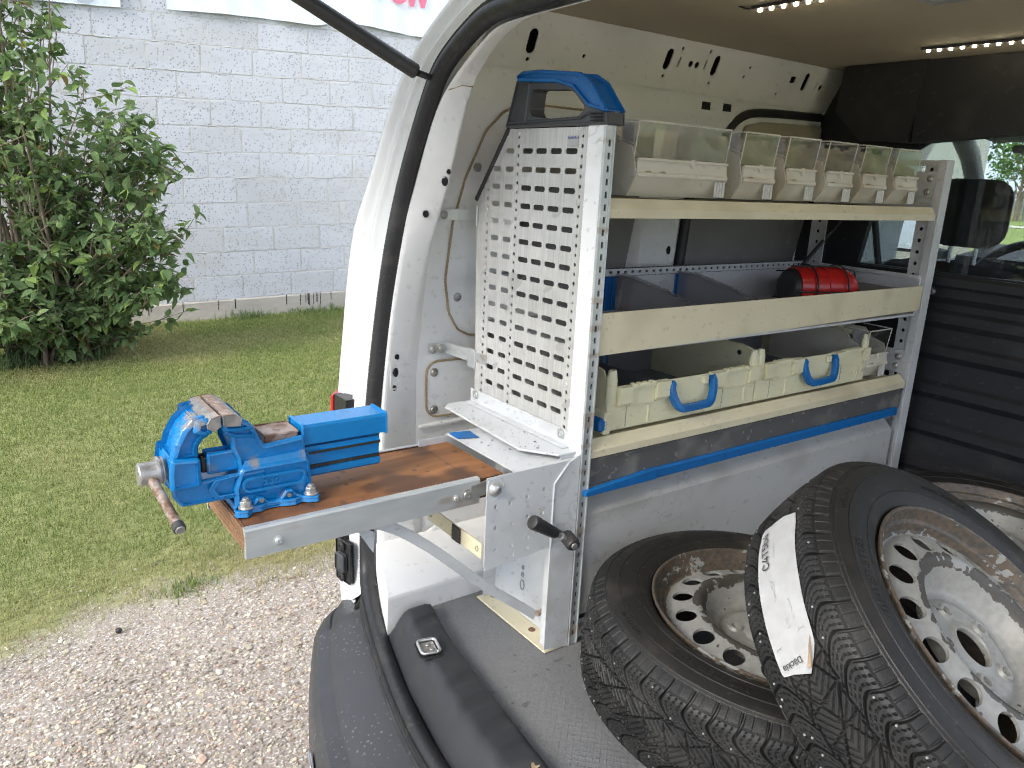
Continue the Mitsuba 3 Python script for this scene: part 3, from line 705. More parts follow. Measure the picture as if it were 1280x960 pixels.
for (x0, z0, x1, z1) in ((.33, 1.06, .35, 1.045), (.20, 1.05, .206, 1.07)):
    add('scratch', tube([(x0, .4475, z0), (x1, .4475, z1)], .0012, 5), 'm_black', van)
# recessed panels with sealant beads on the wall beside the rack
def wy(z): return float(np.interp(z, [w[1] for w in WP], [w[0] for w in WP]))
def wall_patch(poly, name, m, off=.0):
    g = trimesh.creation.extrude_polygon(poly, .003, engine='earcut'); g = g.subdivide_to_size(.05); v = g.vertices
    return TM(np.stack([v[:, 0], np.interp(v[:, 1], [w[1] for w in WP], [w[0] for w in WP]) - .001 - off - v[:, 2], v[:, 1]], 1), g.faces)
def bead(poly, r=.0028):
    c_ = np.array(poly.exterior.segmentize(.02).coords)
    return tube(np.stack([c_[:, 0], np.interp(c_[:, 1], [w[1] for w in WP], [w[0] for w in WP]) - .004, c_[:, 1]], 1), r, 6)
pa = rpoly([(.05, .543), (.016, .558), (-.010, .60), (-.022, .676), (-.008, .80), (.016, .90), (.058, 1.003), (.10, 1.045), (.15, 1.067), (.40, 1.067), (.40, .543)], .02)
pb = rrect(-.066, .115, .355, .488, .03)
for p_ in (pa, pb):
    add('wall_panel', fixw(wall_patch(p_, 'wall_panel', 'm_inner')), 'm_inner', van, smooth=False); add('sealant_bead', bead(p_), 'm_sealant', van, smooth=True)
for x, z in ((.045, .925), (.012, .635), (-.045, .462), (-.045, .372), (.02, .93)):
    if x == .02: continue
    add('rivet', screw((x, wy(z) - .004, z), (0, -1, 0), .0085, .004), 'm_bare_steel', van)
add('wall_rib', tube([(-.085, .474, .335), (.0, .478, .335), (.12, .480, .34)], .006, 8), 'm_inner', van, smooth=True)
add('wall_rib', tube([(-.09, .452, .06), (-.05, .450, .085), (.0, .452, .05), (.1, .45, .075), (.3, .45, .07)], .007, 8), 'm_inner', van, smooth=True)
for sg in (1,):
    lp_ = [(xx, y, z) for xl, y, z in ((-.270, .268, -.05), (-.270, .266, .044), (-.268, .270, .051), (-.262, .280, .055), (-.207, .45, .080), (-.207, .45, -.05)) for xx in (xl, .40)]
    add('base_ledge', fixw(hull(lp_)), 'm_inner', van, smooth=35, label='white ledge at the foot of the side wall')
# grey boards over the window openings behind the rack, the door pillar, its seal
def board(poly, m, y0=.4465, th=.004): return plate(Polygon(poly), 'y', y0 - th, y0)
add('window_board', board([(.24, .62), (.30, .62), (.49, .62), (.53, .86), (.54, .98), (.24, .98)], 'm', .447), 'm_greyboard', van, smooth=False, label='dull grey board behind the rack, nearest the rear')
add('door_pillar', fixw(hull([(.505, .470, .40), (.685, .470, .40), (.535, .470, 1.0), (.73, .470, 1.0), (.53, .440, .40), (.66, .440, .40), (.56, .440, 1.0), (.70, .440, 1.0)])), 'm_inner', van)
add('door_seal', tube([(.690, .446, .40), (.705, .446, .68), (.718, .446, .80), (.735, .446, 1.0)], .013, 8), 'm_rubber', van, smooth=True)
add('window_board', board([(.722, .62), (1.205, .62), (1.27, .86), (1.27, .98), (.748, .98)], 'm', .447), 'm_greyboard', van, smooth=False, label='dull grey board on the side door window')
hole((.655, .4385, .735), (0, -1, 0), .007, .011)
add('side_door_seal', tube(spl([(.835, .447, 1.0), (.86, .447, 1.062), (.91, .447, 1.098), (.98, .447, 1.113), (1.12, .447, 1.119), (1.275, .447, 1.122)], 30), .012, 10), 'm_rubber', van, smooth=True, label='black seal arching over the side door')
add('door_top_panel', bplate(rpoly([(.89, 1.0), (1.275, 1.0), (1.275, 1.098), (.99, 1.09), (.92, 1.075)], .01), 'y', .437, .447, .003), 'm_ceiling', van)

# ceiling: liner, light strips, dome lamp
add('ceiling', cbox(-.03, 1.30, -1.0, .402, 1.252, 1.262, 0), 'm_ceiling', van, smooth=False, label='beige ceiling liner')
scene['e_led'] = {'type': 'area', 'radiance': {'type': 'rgb', 'value': [6.0, 5.0, 3.2]}}
def led_strip(x, y0, y1):
    k = add('light_strip', cbox(x - .012, x + .012, y0, y1, 1.2455, 1.2515, .001), 'm_charcoal', van)
    nd = int(abs(y1 - y0) / .026); ds = []
    for i in range(nd):
        y = y0 + (i + .5) * (y1 - y0) / nd
        ds.append(cbox(x - .0034, x + .0034, y - .0034, y + .0034, 1.2410, 1.2452, .001))
    add('diodes', cat(*ds), 'm_paper', k, smooth=False, kind='stuff', emitter=scene['e_led'], label='row of lit white diodes')
led_strip(.415, -.62, .052); led_strip(1.035, -.62, .035)
del scene['e_led']
add('dome_lamp', bplate(rrect(.47, .56, -.52, -.225, .015), 'z', 1.238, 1.2515, .004, True, False), 'm_cabgrey', van)
add('cable', tube([(.405, .055, 1.246), (.40, .065, 1.249), (.39, .07, 1.252)], .002, 6), 'm_black', van)
# roof skin, right flank, so that the hold is closed
add('floor', bplate(Polygon([(-.12 - .0 + q[0] * 0, q[1]) if False else (q[0], q[1]) for q in [(-.16, .36), (-.19, .22), (-.215, .08), (-.238, -.087), (-.258, -.30), (-.238, -.52), (-.2, -.75), (-.16, -.96), (-.1, -1.05), (1.30, -1.05), (1.30, .45), (-.12, .45)]]), 'z', -.05, 0.0, .001), 'm_floor', van, smooth=False, label='grey vinyl load floor')
# sill cover and lashing eye
def sill_pt(y, u):
    xo = float(np.interp(y, [-1.0, YC, -.106, .082, .32, .40], [-.22, -.365, -.352, -.320, -.258, -.235])); xi = float(np.interp(y, [-1.0, -.52, -.30, -.087, .10, .174, .257, .31, .40], [-.15, -.235, -.257, -.232, -.207, -.192, -.170, -.158, -.14]))
    h = float(np.interp(y, [-1.0, .26, .312], [1, 1, 1])); zs = [-.055, -.02, .012, .026, .030, .030, .026, .014, -.004]; us = [0, .04, .22, .34, .46, .82, .92, .985, 1.0]
    return (xo + (xi - xo) * us[u], y, zs[u])  # ribs are pressed in between the two flat rows
ys = np.r_[np.linspace(-.95, .235, 250), .245, .252, .258, .264]
rings = []
for y in ys:
    e = np.array([sill_pt(y, u) for u in range(9)]); s = np.clip((.272 - y) / .03, .0, 1) ** .5 if y > .242 else 1
    ribs = .0042 * (max(0, math.sin((y - .035) / .033 * math.pi)) ** .5 if (y < .035 or .15 < y < .235) else 0)
    e[:, 2] = -.05 + (e[:, 2] + .05) * s; e[3:7, 2] -= ribs * np.array([.35, 1, 1, .35]); rings.append(e)
m = loft(rings, closed=False); m = cat(m); m.merge_vertices()
add('sill_cover', m if m.face_normals[:, 2].mean() > 0 else (m.invert() or m), 'm_sill', van, smooth=35, label='dark ribbed plastic sill cover')
# smooth grip ribs
for y in ():
    p0, p1 = np.array(sill_pt(y, 4)), np.array(sill_pt(y, 5)); d = p1 - p0
    add('grip_rib', moved(trimesh.creation.capsule(height=float(np.linalg.norm(d)) * .8, radius=.0085, count=[8, 8]), frame(p0 + d * .1 + [0, 0, -.0066], d)), 'm_sill', van, smooth=True)
dl = leafmesh(.030, .014, .3, .2, np.random.default_rng(1)); Md = frame((-.290, -.262, .0318), (.1, 0, 1), (1, .6, 0))
add('dry_leaf', (dl[0] @ Md[:3, :3].T + Md[:3, 3], dl[1]), 'm_tan', smooth=False, label='small dry brown leaf lying on the sill cover', cat='leaf')
le = np.array([-.2705, .094, .031])
add('lashing_cup', bplate(affinity.rotate(rrect(le[0] - .024, le[0] + .024, le[1] - .03, le[1] + .03, .012), -14), 'z', .0285, .0318, .0015), 'm_black', van)
eye = add('lashing_eye', bplate(affinity.rotate(rrect(le[0] - .014, le[0] + .014, le[1] - .019, le[1] + .019, .005), -14), 'z', .0315, .0345, .001), 'm_bare_steel', van, label='steel lashing eye in the sill cover')
c_ = np.array(affinity.rotate(rrect(le[0] - .018, le[0] + .018, le[1] - .022, le[1] + .022, .008), -14).exterior.coords)
add('ring', tube(np.c_[c_, np.full(len(c_), .0375)], .0033, 8), 'm_zinc', eye, smooth=True)
for dy in (-.008, .008): add('bolt', screw((le[0] + .002, le[1] + dy, .0345), (0, 0, 1), .0042, .0025), 'm_bare_steel', eye)

# rear bumper
def bump_edge(y):
    y = YC + abs(y - YC); return -.548 + .33 * (y - YC) ** 2
PB = []
for y in np.linspace(-.3, .47, 22): PB.append((bump_edge(y), y))
PB += [(-.312, .525), (-.268, .575), (-.215, .613), (-.15, .640), (-.05, .658), (.12, .668)]
PB = np.array(PB); d = np.gradient(PB, axis=0); d /= np.linalg.norm(d, axis=1, keepdims=True); nb = np.stack([-d[:, 1], d[:, 0]], 1)   # outward
SB = spl(np.array(SEAL)[:6], 60)
def seal_x(y): return float(np.interp(y, SB[:, 1], SB[:, 0]))
inn = []
for (x, y), n_ in zip(PB, nb):
    if y < .44: inn.append((seal_x(y) - .012, y - .0, -.062))
    else: inn.append((max(-.245, x + .06), min(y - .035, .60), -.075 - .03 * min(1, (y - .44) / .12)))
inn = np.array(inn); rings = []
for u, off, z in ((0, 0, 0), (.25, 0, -.004), (.5, 0, -.013), (.62, 0, -.020), (.66, 0, -.030)):
    q = inn.copy(); q[:, :2] = inn[:, :2] * (1 - u) + PB * u; q[:, 2] = inn[:, 2] + (z + (-.075 - inn[:, 2]) * u * .6 if True else 0); rings.append(q)
for off, z in ((-.018, -.100), (-.006, -.112), (0, -.130), (.003, -.16), (.004, -.22), (.002, -.30), (-.006, -.38), (-.03, -.43), (-.09, -.44)):
    zz = z - np.clip((PB[:, 1] - .5) * .35, 0, .05)
    rings.append(np.c_[PB + nb * off, zz])
def mir(q): q = q.copy(); q[:, 1] = 2 * YC - q[:, 1]; return q
fullr = [np.vstack([mir(q)[::-1][:-1], q]) for q in rings]
m = loft(fullr, closed=False); m.merge_vertices()
if m.face_normals[:, 2].sum() < 0: m.invert()
add('bumper', m, 'm_bumper', van, smooth=35, label='dark grey plastic rear bumper')
add('latch_strip', sweep(np.c_[inn[:19, 0] + .006, inn[:19, 1], np.full(19, -.058)], [(-.007, 0), (-.006, .004), (.006, .004), (.007, 0)], (0, 0, 1)), 'm_sealant', van, label='dusty metal edge under the seal')
rf = np.array([bump_edge(.125) - .006, .125, -.185])
M = frame(rf, (-.93, .25, 0), (0, 0, 1))
add('reflector', fixw(moved(bplate(rrect(-.05, .05, -.022, .022, .006), 'z', -.002, .006, .002), M)), 'm_bare_steel', van)
# tail lamp, buffer
tl = add('tail_lamp', fixw(hull([(-.252, .545, .052), (-.252, .608, .052), (-.17, .628, .052), (-.17, .545, .052), (-.240, .535, .405), (-.240, .600, .405), (-.16, .62, .405), (-.16, .535, .405)])), 'm_black', van, label='tail lamp housing half hidden by the bench')
add('lens', fixw(hull([(-.256, .606, .054), (-.257, .612, .06), (-.232, .636, .056), (-.15, .645, .056), (-.25, .602, .056), (-.243, .600, .402), (-.245, .608, .398), (-.220, .635, .402), (-.14, .645, .402), (-.15, .61, .402), (-.15, .61, .056)])), 'm_red_lens', tl, smooth=40, label='red lens edge')
bf = add('door_buffer', moved(bplate(rrect(-.030, .030, -.054, .054, .008), 'z', 0, .014, .003), frame((-.240, .535, .010), (-1, -.18, 0), (0, 1, 0))), 'm_black', van, label='black door buffer on the flange')
add('block', moved(bplate(rrect(-.018, .018, -.024, .024, .008), 'z', .012, .026, .004), frame((-.240, .535, .010), (-1, -.18, 0), (0, 1, 0))), 'm_charcoal', bf)
for dz in (-.040, .040): add('bolt', screw((-.256, .534, .010 + dz), (-1, -.18, 0), .010, .005), 'm_black', bf)
# gas strut and raised tailgate
g0, g1 = np.array([-.197, .300, 1.083]), np.array([-.76, .492, 1.392]); gd = g1 - g0
gs = add('gas_strut', cat(cyl(g0 + gd * .0, g0 + gd * .66, .0135, 20, .004), cyl(g0 + gd * .66, g1, .0055, 12)), 'm_black', van, smooth=40, label='black gas strut of the tailgate')
add('ball_joint', cat(cyl(g0 + [0, .0, 0], g0 + [.05, .02, -.005], .006)), 'm_black', gs, smooth=40)
rings = []
for x, z, hw in ((-.13, 1.36, .56), (-.25, 1.395, .64), (-.55, 1.455, .73), (-.85, 1.50, .76), (-1.15, 1.535, .75), (-1.27, 1.53, .72)):
    y = np.linspace(-hw, hw, 15); rings.append(np.stack([np.full(15, x), YC + y, z - .06 * np.abs(y / hw) ** 4], 1))
add('tailgate', loft([np.vstack([q, q[::-1] + [0, 0, .05]]) for q in rings], True, True), 'm_body', van, smooth=40, label='raised tailgate overhead')

# bulkhead behind the driver: dark ribbed panel, glazed top
BX = 1.285
win = rpoly([(-1.0, .712), (.262, .708), (.235, .86), (.235, .98), (.20, 1.035), (-1.0, 1.10)], .02)
bp = Polygon([(-1.05, .02), (.475, .02), (.478, .8), (.45, 1.12), (.38, 1.256), (-1.05, 1.256)]).difference(Polygon([(-1.01, .712), (.262, .706), (.240, .86), (.235, .985), (.205, 1.035), (.139, 1.031), (.072, 1.074), (-.003, 1.112), (-.113, 1.128), (-1.01, 1.128)]))
bk = add('bulkhead', plate(bp, 'x', BX, BX + .02), 'm_bulkhead', van, smooth=False, label='dark partition between hold and cab')
for i, z in enumerate((.165, .275, .385, .495, .585, .655)):
    P_ = [(BX, -1.03, z), (BX, .36, z)]
    add('rib', sweep(P_, [(-.030, 0), (-.012, .012), (.012, .012), (.022, 0)], (-1, 0, 0)), 'm_bulkhead', bk)
add('ledge', cbox(BX - .03, BX + .03, -1.03, .30, .668, .704, .008), 'm_bulkhead', bk)
add('window_pane', plate(Polygon([(-1.01, .708), (.262, .704), (.240, .86), (.235, .985), (.205, 1.035), (.139, 1.031), (.072, 1.074), (-.003, 1.112), (-.113, 1.13), (-1.01, 1.13)]), 'x', BX + .008, BX + .0085), 'm_glass', bk, smooth=False, label='scratched partition window')
add('header', fixw(hull([(1.19, .335, 1.25), (1.19, .345, 1.13), (1.21, .27, 1.05), (1.29, .27, 1.05), (1.29, .345, 1.13), (1.29, .335, 1.25), (1.22, .14, 1.045), (1.29, .14, 1.045), (1.19, .10, 1.25), (1.29, .10, 1.25)])), 'm_bulkhead', bk, smooth=40)
add('header', fixw(hull([(1.20, .12, 1.25), (1.23, .13, 1.045), (1.23, .07, 1.085), (1.23, -.01, 1.122), (1.23, -.11, 1.138), (1.23, -1.03, 1.138), (1.20, -1.03, 1.25), (1.29, .12, 1.25), (1.29, .13, 1.045), (1.29, -.01, 1.122), (1.29, -1.03, 1.138), (1.29, -1.03, 1.25)])), 'm_bulkhead', bk, smooth=40)
for z in (.655, .675): add('bolt', screw((BX - .012, .022, z), (-1, 0, 0), .008, .006), 'm_zinc', bk)

# the cab beyond: headliner, left door, windscreen frame, seats, wheel, mirror
for m_ in (fixw(hull([(1.31, -1.05, 1.20), (1.31, .42, 1.20), (2.05, -.95, 1.20), (2.05, .32, 1.20), (1.31, -1.05, 1.25), (1.31, .42, 1.25), (2.05, .32, 1.25), (2.05, -.95, 1.25)])), fixw(hull([(1.9, -.97, 1.13), (1.9, .33, 1.13), (2.1, -.95, 1.10), (2.1, .30, 1.10), (1.9, -.97, 1.21), (1.9, .33, 1.21), (2.1, .3, 1.2), (2.1, -.95, 1.2)]))): add('headliner', m_, 'm_cabgrey', van)
add('sun_visor', cbox(2.0, 2.15, -.15, .20, 1.06, 1.085, .008), 'm_cabgrey', van)
for sgn in (1, -1):
    def Y(y): return y if sgn > 0 else 2 * YC - y
    dp = Polygon([(1.32, -.25), (2.75, -.25), (2.75, .66), (1.32, .66)])
    a_ = min(Y(.50), Y(.56)); add('cab_door', plate(dp, 'y', a_, a_ + .06), 'm_black', van, smooth=False)
    for m_ in (tube([(1.42, Y(.53), .60), (1.46, Y(.50), .9), (1.52, Y(.42), 1.17)], .045, 8), tube([(1.5, Y(.42), 1.18), (2.0, Y(.40), 1.17), (2.25, Y(.44), 1.06), (2.75, Y(.53), .70)], .035, 8)): add('door_frame', m_, 'm_cabgrey', van, smooth=True)
    add('door_pane', TM([(1.42, Y(.53), .66), (2.72, Y(.53), .66), (2.2, Y(.44), 1.06), (1.95, Y(.41), 1.16), (1.5, Y(.42), 1.17)], [[0, 1, 2], [0, 2, 3], [0, 3, 4]]), 'm_glass', van, smooth=False)
add('dashboard', fixw(hull([(2.35, -1.1, .40), (2.35, .5, .40), (2.42, -1.1, .68), (2.42, .5, .68), (2.8, -1.1, .72), (2.8, .5, .72), (2.8, -1.1, .2), (2.8, .5, .2)])), 'm_seat', van, smooth=40)
add('windscreen', TM([(2.75, -1.12, .70), (2.75, .52, .70), (2.07, .40, 1.16), (2.07, -1.0, 1.16)], [[0, 1, 2], [0, 2, 3]]), 'm_glass', van, smooth=False)
sw = add('steering_wheel', moved(trimesh.creation.torus(.19, .016, major_sections=40, minor_sections=10), frame((2.22, .16, .60), (-.8, 0, .55))), 'm_seat', van, smooth=True)
add('hub', cat(moved(cbox(-.05, .05, -.05, .05, -.02, .02, .01), frame((2.22, .16, .60), (-.8, 0, .55))), moved(cbox(-.18, .18, -.018, .018, -.008, .008, .004), frame((2.22, .16, .60), (-.8, 0, .55), (0, 1, 0)))), 'm_cabgrey', sw)
def seat(y0, x0, w):
    k = add('seat', cat(bplate(rrect(y0 - w / 2, y0 + w / 2, .02, .70, .06), 'x', x0, x0 + .16, .04), bplate(rrect(x0 + .02, x0 + .55, y0 - w / 2, y0 + w / 2, .06), 'z', -.05, .12, .04)), 'm_seat', van, smooth=40)
    return k
k = seat(.17, 1.62, .46); add('headrest', bplate(rrect(.075, .305, .752, .968, .06), 'x', 1.74, 1.82, .025, seg=4), 'm_seat', k, smooth=50, label="black headrest of the driver's seat")
for y in (.15, .23): add('headrest_stay', tube([(1.78, y, .6), (1.78, y, .78)], .007, 8), 'm_zinc', k)
k = seat(-.62, 1.62, .70); add('headrest', bplate(rrect(-.80, -.58, .752, .94, .035), 'x', 1.74, 1.82, .025, seg=4), 'm_seat', k, smooth=50)
add('belt', tube([(1.50, .40, 1.02), (1.62, .36, .6), (1.66, .38, .2)], [.012, .012, .012], 6), 'm_black', van)
mr = add('door_mirror', moved(bplate(rrect(-.14, .10, -.16, .07, .05), 'z', -.09, .0, .03, seg=4), frame((2.42, .76, .74), (-.95, -.30, .03), (0, 1, 0))), 'm_black', van, smooth=45)
add('glass', moved(plate(rrect(-.125, .085, -.145, .055, .042), 'z', .001, .003), frame((2.42, .76, .74), (-.95, -.30, .03), (0, 1, 0))), 'm_mirror', mr, smooth=False)
add('arm', tube([(2.46, .56, .67), (2.46, .70, .69)], .025, 8), 'm_black', mr)
# ------------------------------------------------------------------ shelving rack
rack = thing('shelving_rack', 'pale metal shelving rack along the left side of the van', 'shelving rack')
# rear post: bright face to the rear, slotted side edge
slots_ = [sbox(.006, z, .0115, z + .011) for z in np.arange(.02, .985, .0215)]
add('post', cbox(-.004, -.0015, .0005, .0405, .0, 1.0, .0008), 'm_post', rack, label='rear upright with bright face and slotted edge')
side = Polygon([(-.004, 0), (.019, 0), (.019, 1.0), (-.004, 1.0)])
for s_ in slots_: side = side.difference(s_)
add('post_edge', cat(plate(side, 'y', -.003, -.0005), plate(Polygon([(.0165, 0), (.019, 0), (.019, 1), (.0165, 1)]), 'y', -.0055, -.003), plate(Polygon([(-.004, 0), (-.0015, 0), (-.0015, 1), (-.004, 1)]), 'y', -.0055, -.003)), 'm_galv', rack, smooth=False)
add('post_core', cbox(-.001, .018, .0, .004, .0, 1.0, 0), 'm_charcoal', rack, smooth=False)
# perforated end plate
pp = Polygon([(.036, .432), (.3735, .432), (.389, .862), (.281, .9985), (.036, .9985)])
cuts = []
for i in range(17):
    z = .4385 + .0346 * i
    for y in (.0855, .1295, .1735, .2165, .2745, .3185):
        w = .033 if y < .25 else .027
        c = rrect(y - w / 2, y + w / 2, z - .0052, z + .0052, .0042, 2)
        if pp.buffer(-.004).contains(c): cuts.append(c)
for k in range(34):
    z = .447 + .0173 * k
    for y in (.0565, .2465, .3475):
        c = Point(y, z).buffer(.0032 if k % 2 else .0037, 3)
        if pp.buffer(-.004).contains(c): cuts.append(c)
pp2 = pp.difference(unary_union(cuts))
add('perforated_plate', plate(pp2, 'x', -.0008, .0008), 'm_alu', rack, smooth=False, label='scuffed aluminium end plate full of slots')
for z0_, z1_ in ((.434, .592), (.662, .905), (.938, .997)): add('inner_board', cbox(.030, .033, .042, .372 if z1_ < .9 else .30, z0_, z1_, 0), 'm_greyboard', rack, smooth=False)
add('edge_trim', tube([(-.001, .2815, .9985), (-.001, .3895, .858)], .005, 8), 'm_black', rack, smooth=True)
add('rear_flange', cbox(.0, .022, .372, .3745, .44, .86, .0008), 'm_alu', rack)
for y, z in ((.058, .991), (.247, .991), (.058, .870), (.058, .694), (.058, .53), (.247, .888), (.35, .84), (.35, .72)):
    add('rivet', screw((-.001, y, z), (-1, 0, 0), .0055, .002), 'm_alu', rack)
# sticker with small print
st = add('sticker', cbox(-.0016, -.0009, .067, .098, .966 - .002, .984, 0), 'm_paper', rack, smooth=False, label='small printed sticker at the top of the plate')
def yz_text(s, h, y, z, x, m, parent, bold=False):
    t = meshkit.text_mesh(s, h, .0003, bold); v = t.vertices
    return add('print', fixw(TM(np.stack([x - v[:, 2], y - v[:, 0], z + v[:, 1]], 1), t.faces)), m, parent, smooth=False)
mat('m_ink_blue', (.03, .06, .25), .6)
yz_text('50430 85-8', .0036, .0965, .9785, -.0017, 'm_ink_blue', st, True)
for i in range(3): add('print', cbox(-.0019, -.0017, .071 + .004 * i, .0965, .974 - .0035 * i, .9752 - .0035 * i, 0), 'm_ink_grey', st, smooth=False)
# top grip: grey body with a blue cap
gp = rpoly([(-.010, 1.000), (.286, 1.000), (.252, 1.094), (.236, 1.100), (.18, 1.0985), (.066, 1.086), (.038, 1.072), (-.008, 1.022)], .004)
gh = rpoly([(.214, 1.034), (.205, 1.068), (.100, 1.062), (.082, 1.055), (.050, 1.028), (.070, 1.016), (.156, 1.014), (.205, 1.020)], .006)
cap = Polygon([(-.006, 1.020), (.040, 1.030), (.084, 1.063), (.134, 1.075), (.247, 1.083), (.255, 1.0935), (.236, 1.1015), (.18, 1.1005), (.066, 1.088), (.037, 1.0735), (-.010, 1.0235)])
body_ = gp.difference(cap.buffer(.0005)).difference(gh)
bodies = []
for g in getattr(body_, 'geoms', [body_]):
    if g.area > 1e-5: bodies.append(plate(g, 'x', -.004, .030))
gr = add('top_grip', cat(*bodies), 'm_charcoal', rack, smooth=False, label='grey moulded grip on top of the end plate')
# thicker moulding around the opening
add('grip_base', bplate(rpoly([(-.011, 1.0), (.287, 1.0), (.282, 1.012), (.19, 1.0125), (.06, 1.015), (.045, 1.022), (-.009, 1.021)], .003), 'x', -.009, .035, .004), 'm_charcoal', gr, smooth=40)
add('grip_leg', bplate(rpoly([(.218, 1.006), (.284, 1.006), (.254, 1.088), (.208, 1.080), (.214, 1.036)], .004), 'x', -.009, .035, .005), 'm_charcoal', gr, smooth=40)
add('blue_cap', bplate(rpoly(cap, .003), 'x', -.012, .038, .006), 'm_blue', gr, smooth=40, label='blue cap along the top of the grip')
for i in range(3): add('groove', cbox(-.0105, -.008, .000, .03, 1.0065 + .0055 * i, 1.0085 + .0055 * i, 0), 'm_painted_shade', gr, smooth=False)

# shelves
shelf = add('shelf', cat(cbox(.019, 1.165, .012, .365, .868, .8725, .001), hull([(.012, -.002, .846), (.012, .012, .846), (.012, -.002, .862), (.012, .010, .880), (.012, .016, .880), (.012, .016, .846), (1.166, -.002, .847), (1.166, .012, .847), (1.166, -.002, .862), (1.166, .010, .880), (1.166, .016, .880), (1.166, .016, .847)])), 'm_cream', rack, label='top shelf with cream front lip')
tray = add('shelf', cbox(.019, 1.165, .004, .365, .596, .602, .001), 'm_rack', rack, label='middle tray with a tall cream front board')
fb = trimesh.creation.box(bounds=[[.012, -.001, .597], [1.172, .003, .676]]).subdivide_to_size(.02); vv = fb.vertices
vv[:, 1] += np.where(vv[:, 1] < .001, .0025 * np.exp(-((vv[:, 0] - .46) ** 2 + (vv[:, 2] - .625) ** 2) / .0006), 0) + .0012 * (meshkit.fbm(np.c_[vv[:, 0] * 4, vv[:, 2] * 0, vv[:, 2] * 4], 2) - .5)
vv[:, 2] += .014 * np.clip(vv[:, 0] / 1.17, 0, 1) * (vv[:, 2] < .63)
add('front_board', TM(vv, fb.faces), 'm_cream', tray, smooth=40)
rb = sbox(.02, .686, 1.19, .703)
for x in np.arange(.045, 1.18, .0245): rb = rb.difference(sbox(x, .692, x + .010, .698))
add('rear_rail', plate(rb, 'y', .352, .355), 'm_rack', tray, smooth=False, label='rear rail with square holes')
add('painted_rail_shade', cbox(.02, 1.19, .357, .36, .684, .705, 0), 'm_charcoal', tray, smooth=False)  # charcoal strip painting the shade behind the square holes
add('tray_back', cbox(.46, 1.19, .358, .361, .60, .685, .0005), 'm_rack', tray)
add('end_board', cat(cbox(1.172, 1.178, .01, .36, .602, .700, .001), cbox(1.166, 1.1725, .01, .36, .692, .703, .001)), 'm_rack', tray)
low = add('shelf', cat(cbox(.019, 1.165, .012, .37, .414, .419, .001), hull([(.012, -.002, .396), (.012, .016, .396), (.012, -.002, .410), (.012, .016, .428), (.012, .020, .428), (.012, .02, .396), (1.168, -.002, .396), (1.168, .016, .396), (1.168, -.002, .412), (1.168, .016, .430), (1.168, .020, .430), (1.168, .02, .396)])), 'm_cream', rack, label='lower shelf with worn cream front lip')
for x in (.345, .60, 1.155):
    add('blue_upright', cat(cbox(x, x + .052, .356, .372, .42, .684, .003), cbox(x + .012, x + .018, .352, .357, .42, .684, .001), cbox(x + .032, x + .038, .352, .357, .42, .684, .001)), 'm_blue', rack)
add('blue_upright', cbox(.022, .060, .05, .075, .874, .935, .004), 'm_blue', rack)
# drawer front and drooping blue pull strip, panel with sloping shoulder
add('drawer_front', cat(cbox(.014, 1.168, .002, .02, .337, .3925, .002), cbox(.014, 1.168, -.0005, .004, .3885, .3935, .0008)), 'm_drawer', rack, label='scratched dark drawer front under the lower shelf')
add('pull_strip', cat(fixw(hull([(.006, -.014, .3255), (.006, -.002, .3255), (.006, -.014, .334), (.006, -.002, .335), (.20, -.012, .324), (.20, 0, .324), (.20, -.012, .3455), (.20, 0, .3465)])), cbox(.20, 1.140, -.010, .0015, .3225, .3455, .003)), 'm_blue', rack, label='blue pull strip, drooping at its near end')
add('bottom_panel', cat(hull([(.016, .002, .058), (.016, .010, .058), (.016, .002, .276), (.016, .034, .306), (.016, .06, .306), (.016, .06, .058), (1.150, .002, .058), (1.150, .06, .058), (1.150, .002, .276), (1.150, .034, .306), (1.150, .06, .306)])), 'm_cream', rack, label='plain panel with sloping shoulder at the foot of the rack')
scene[rack + '__bottom_panel']['bsdf'] = {'type': 'ref', 'id': 'm_panel'}
add('recess', cbox(.014, 1.16, .02, .06, .306, .40, 0), 'm_rack', rack, smooth=False)
add('foot_rail', cat(cbox(.02, 1.15, .002, .06, .004, .030, .002), cbox(.02, 1.15, .008, .06, .030, .048, .001)), 'm_galv', rack)
add('foot_gap', cbox(.019, 1.15, .0045, .06, .046, .060, 0), 'm_painted_shade', rack, smooth=False)
add('foot_slot', cbox(.035, .068, .0005, .004, .012, .019, .001), 'm_painted_shade', rack)
# far end frame
add('post', cat(cbox(1.178, 1.216, -.002, .002, .0, 1.0, .001), cbox(1.214, 1.216, .002, .03, 0, 1.0, .0005), cbox(1.178, 1.181, .002, .020, 0, 1.0, .0005)), 'm_rack', rack, label='far front upright')
for y0, y1 in ((.022, .056), (.318, .368)):
    fp = sbox(y0, 0, y1, .99)
    for z in np.arange(.03, .98, .0305): fp = fp.difference(Point((y0 + y1) / 2, z).buffer(.0052, 3))
    add('perforated_strip', plate(fp, 'x', 1.186, 1.189), 'm_rack', rack, smooth=False)
    add('strip_back', cbox(1.193, 1.196, y0, y1, 0, .985, 0), 'm_painted_shade', rack, smooth=False)
for z0_, z1_ in ((.985, .999), (.875, .93)): add('end_rail', cbox(1.183, 1.19, .02, .37, z0_, z1_, .001), 'm_rack', rack)
for y, z in ((.035, .952), (.038, .918), (.036, .475), (.039, .448)): add('bolt', screw((1.181, y, z), (-1, 0, 0), .0075, .005), 'm_zinc', rack)
for z in (.905, .43): add('corner_plate', cbox(1.180, 1.1835, .018, .075, z, z + .065, .0008), 'm_rack', rack)
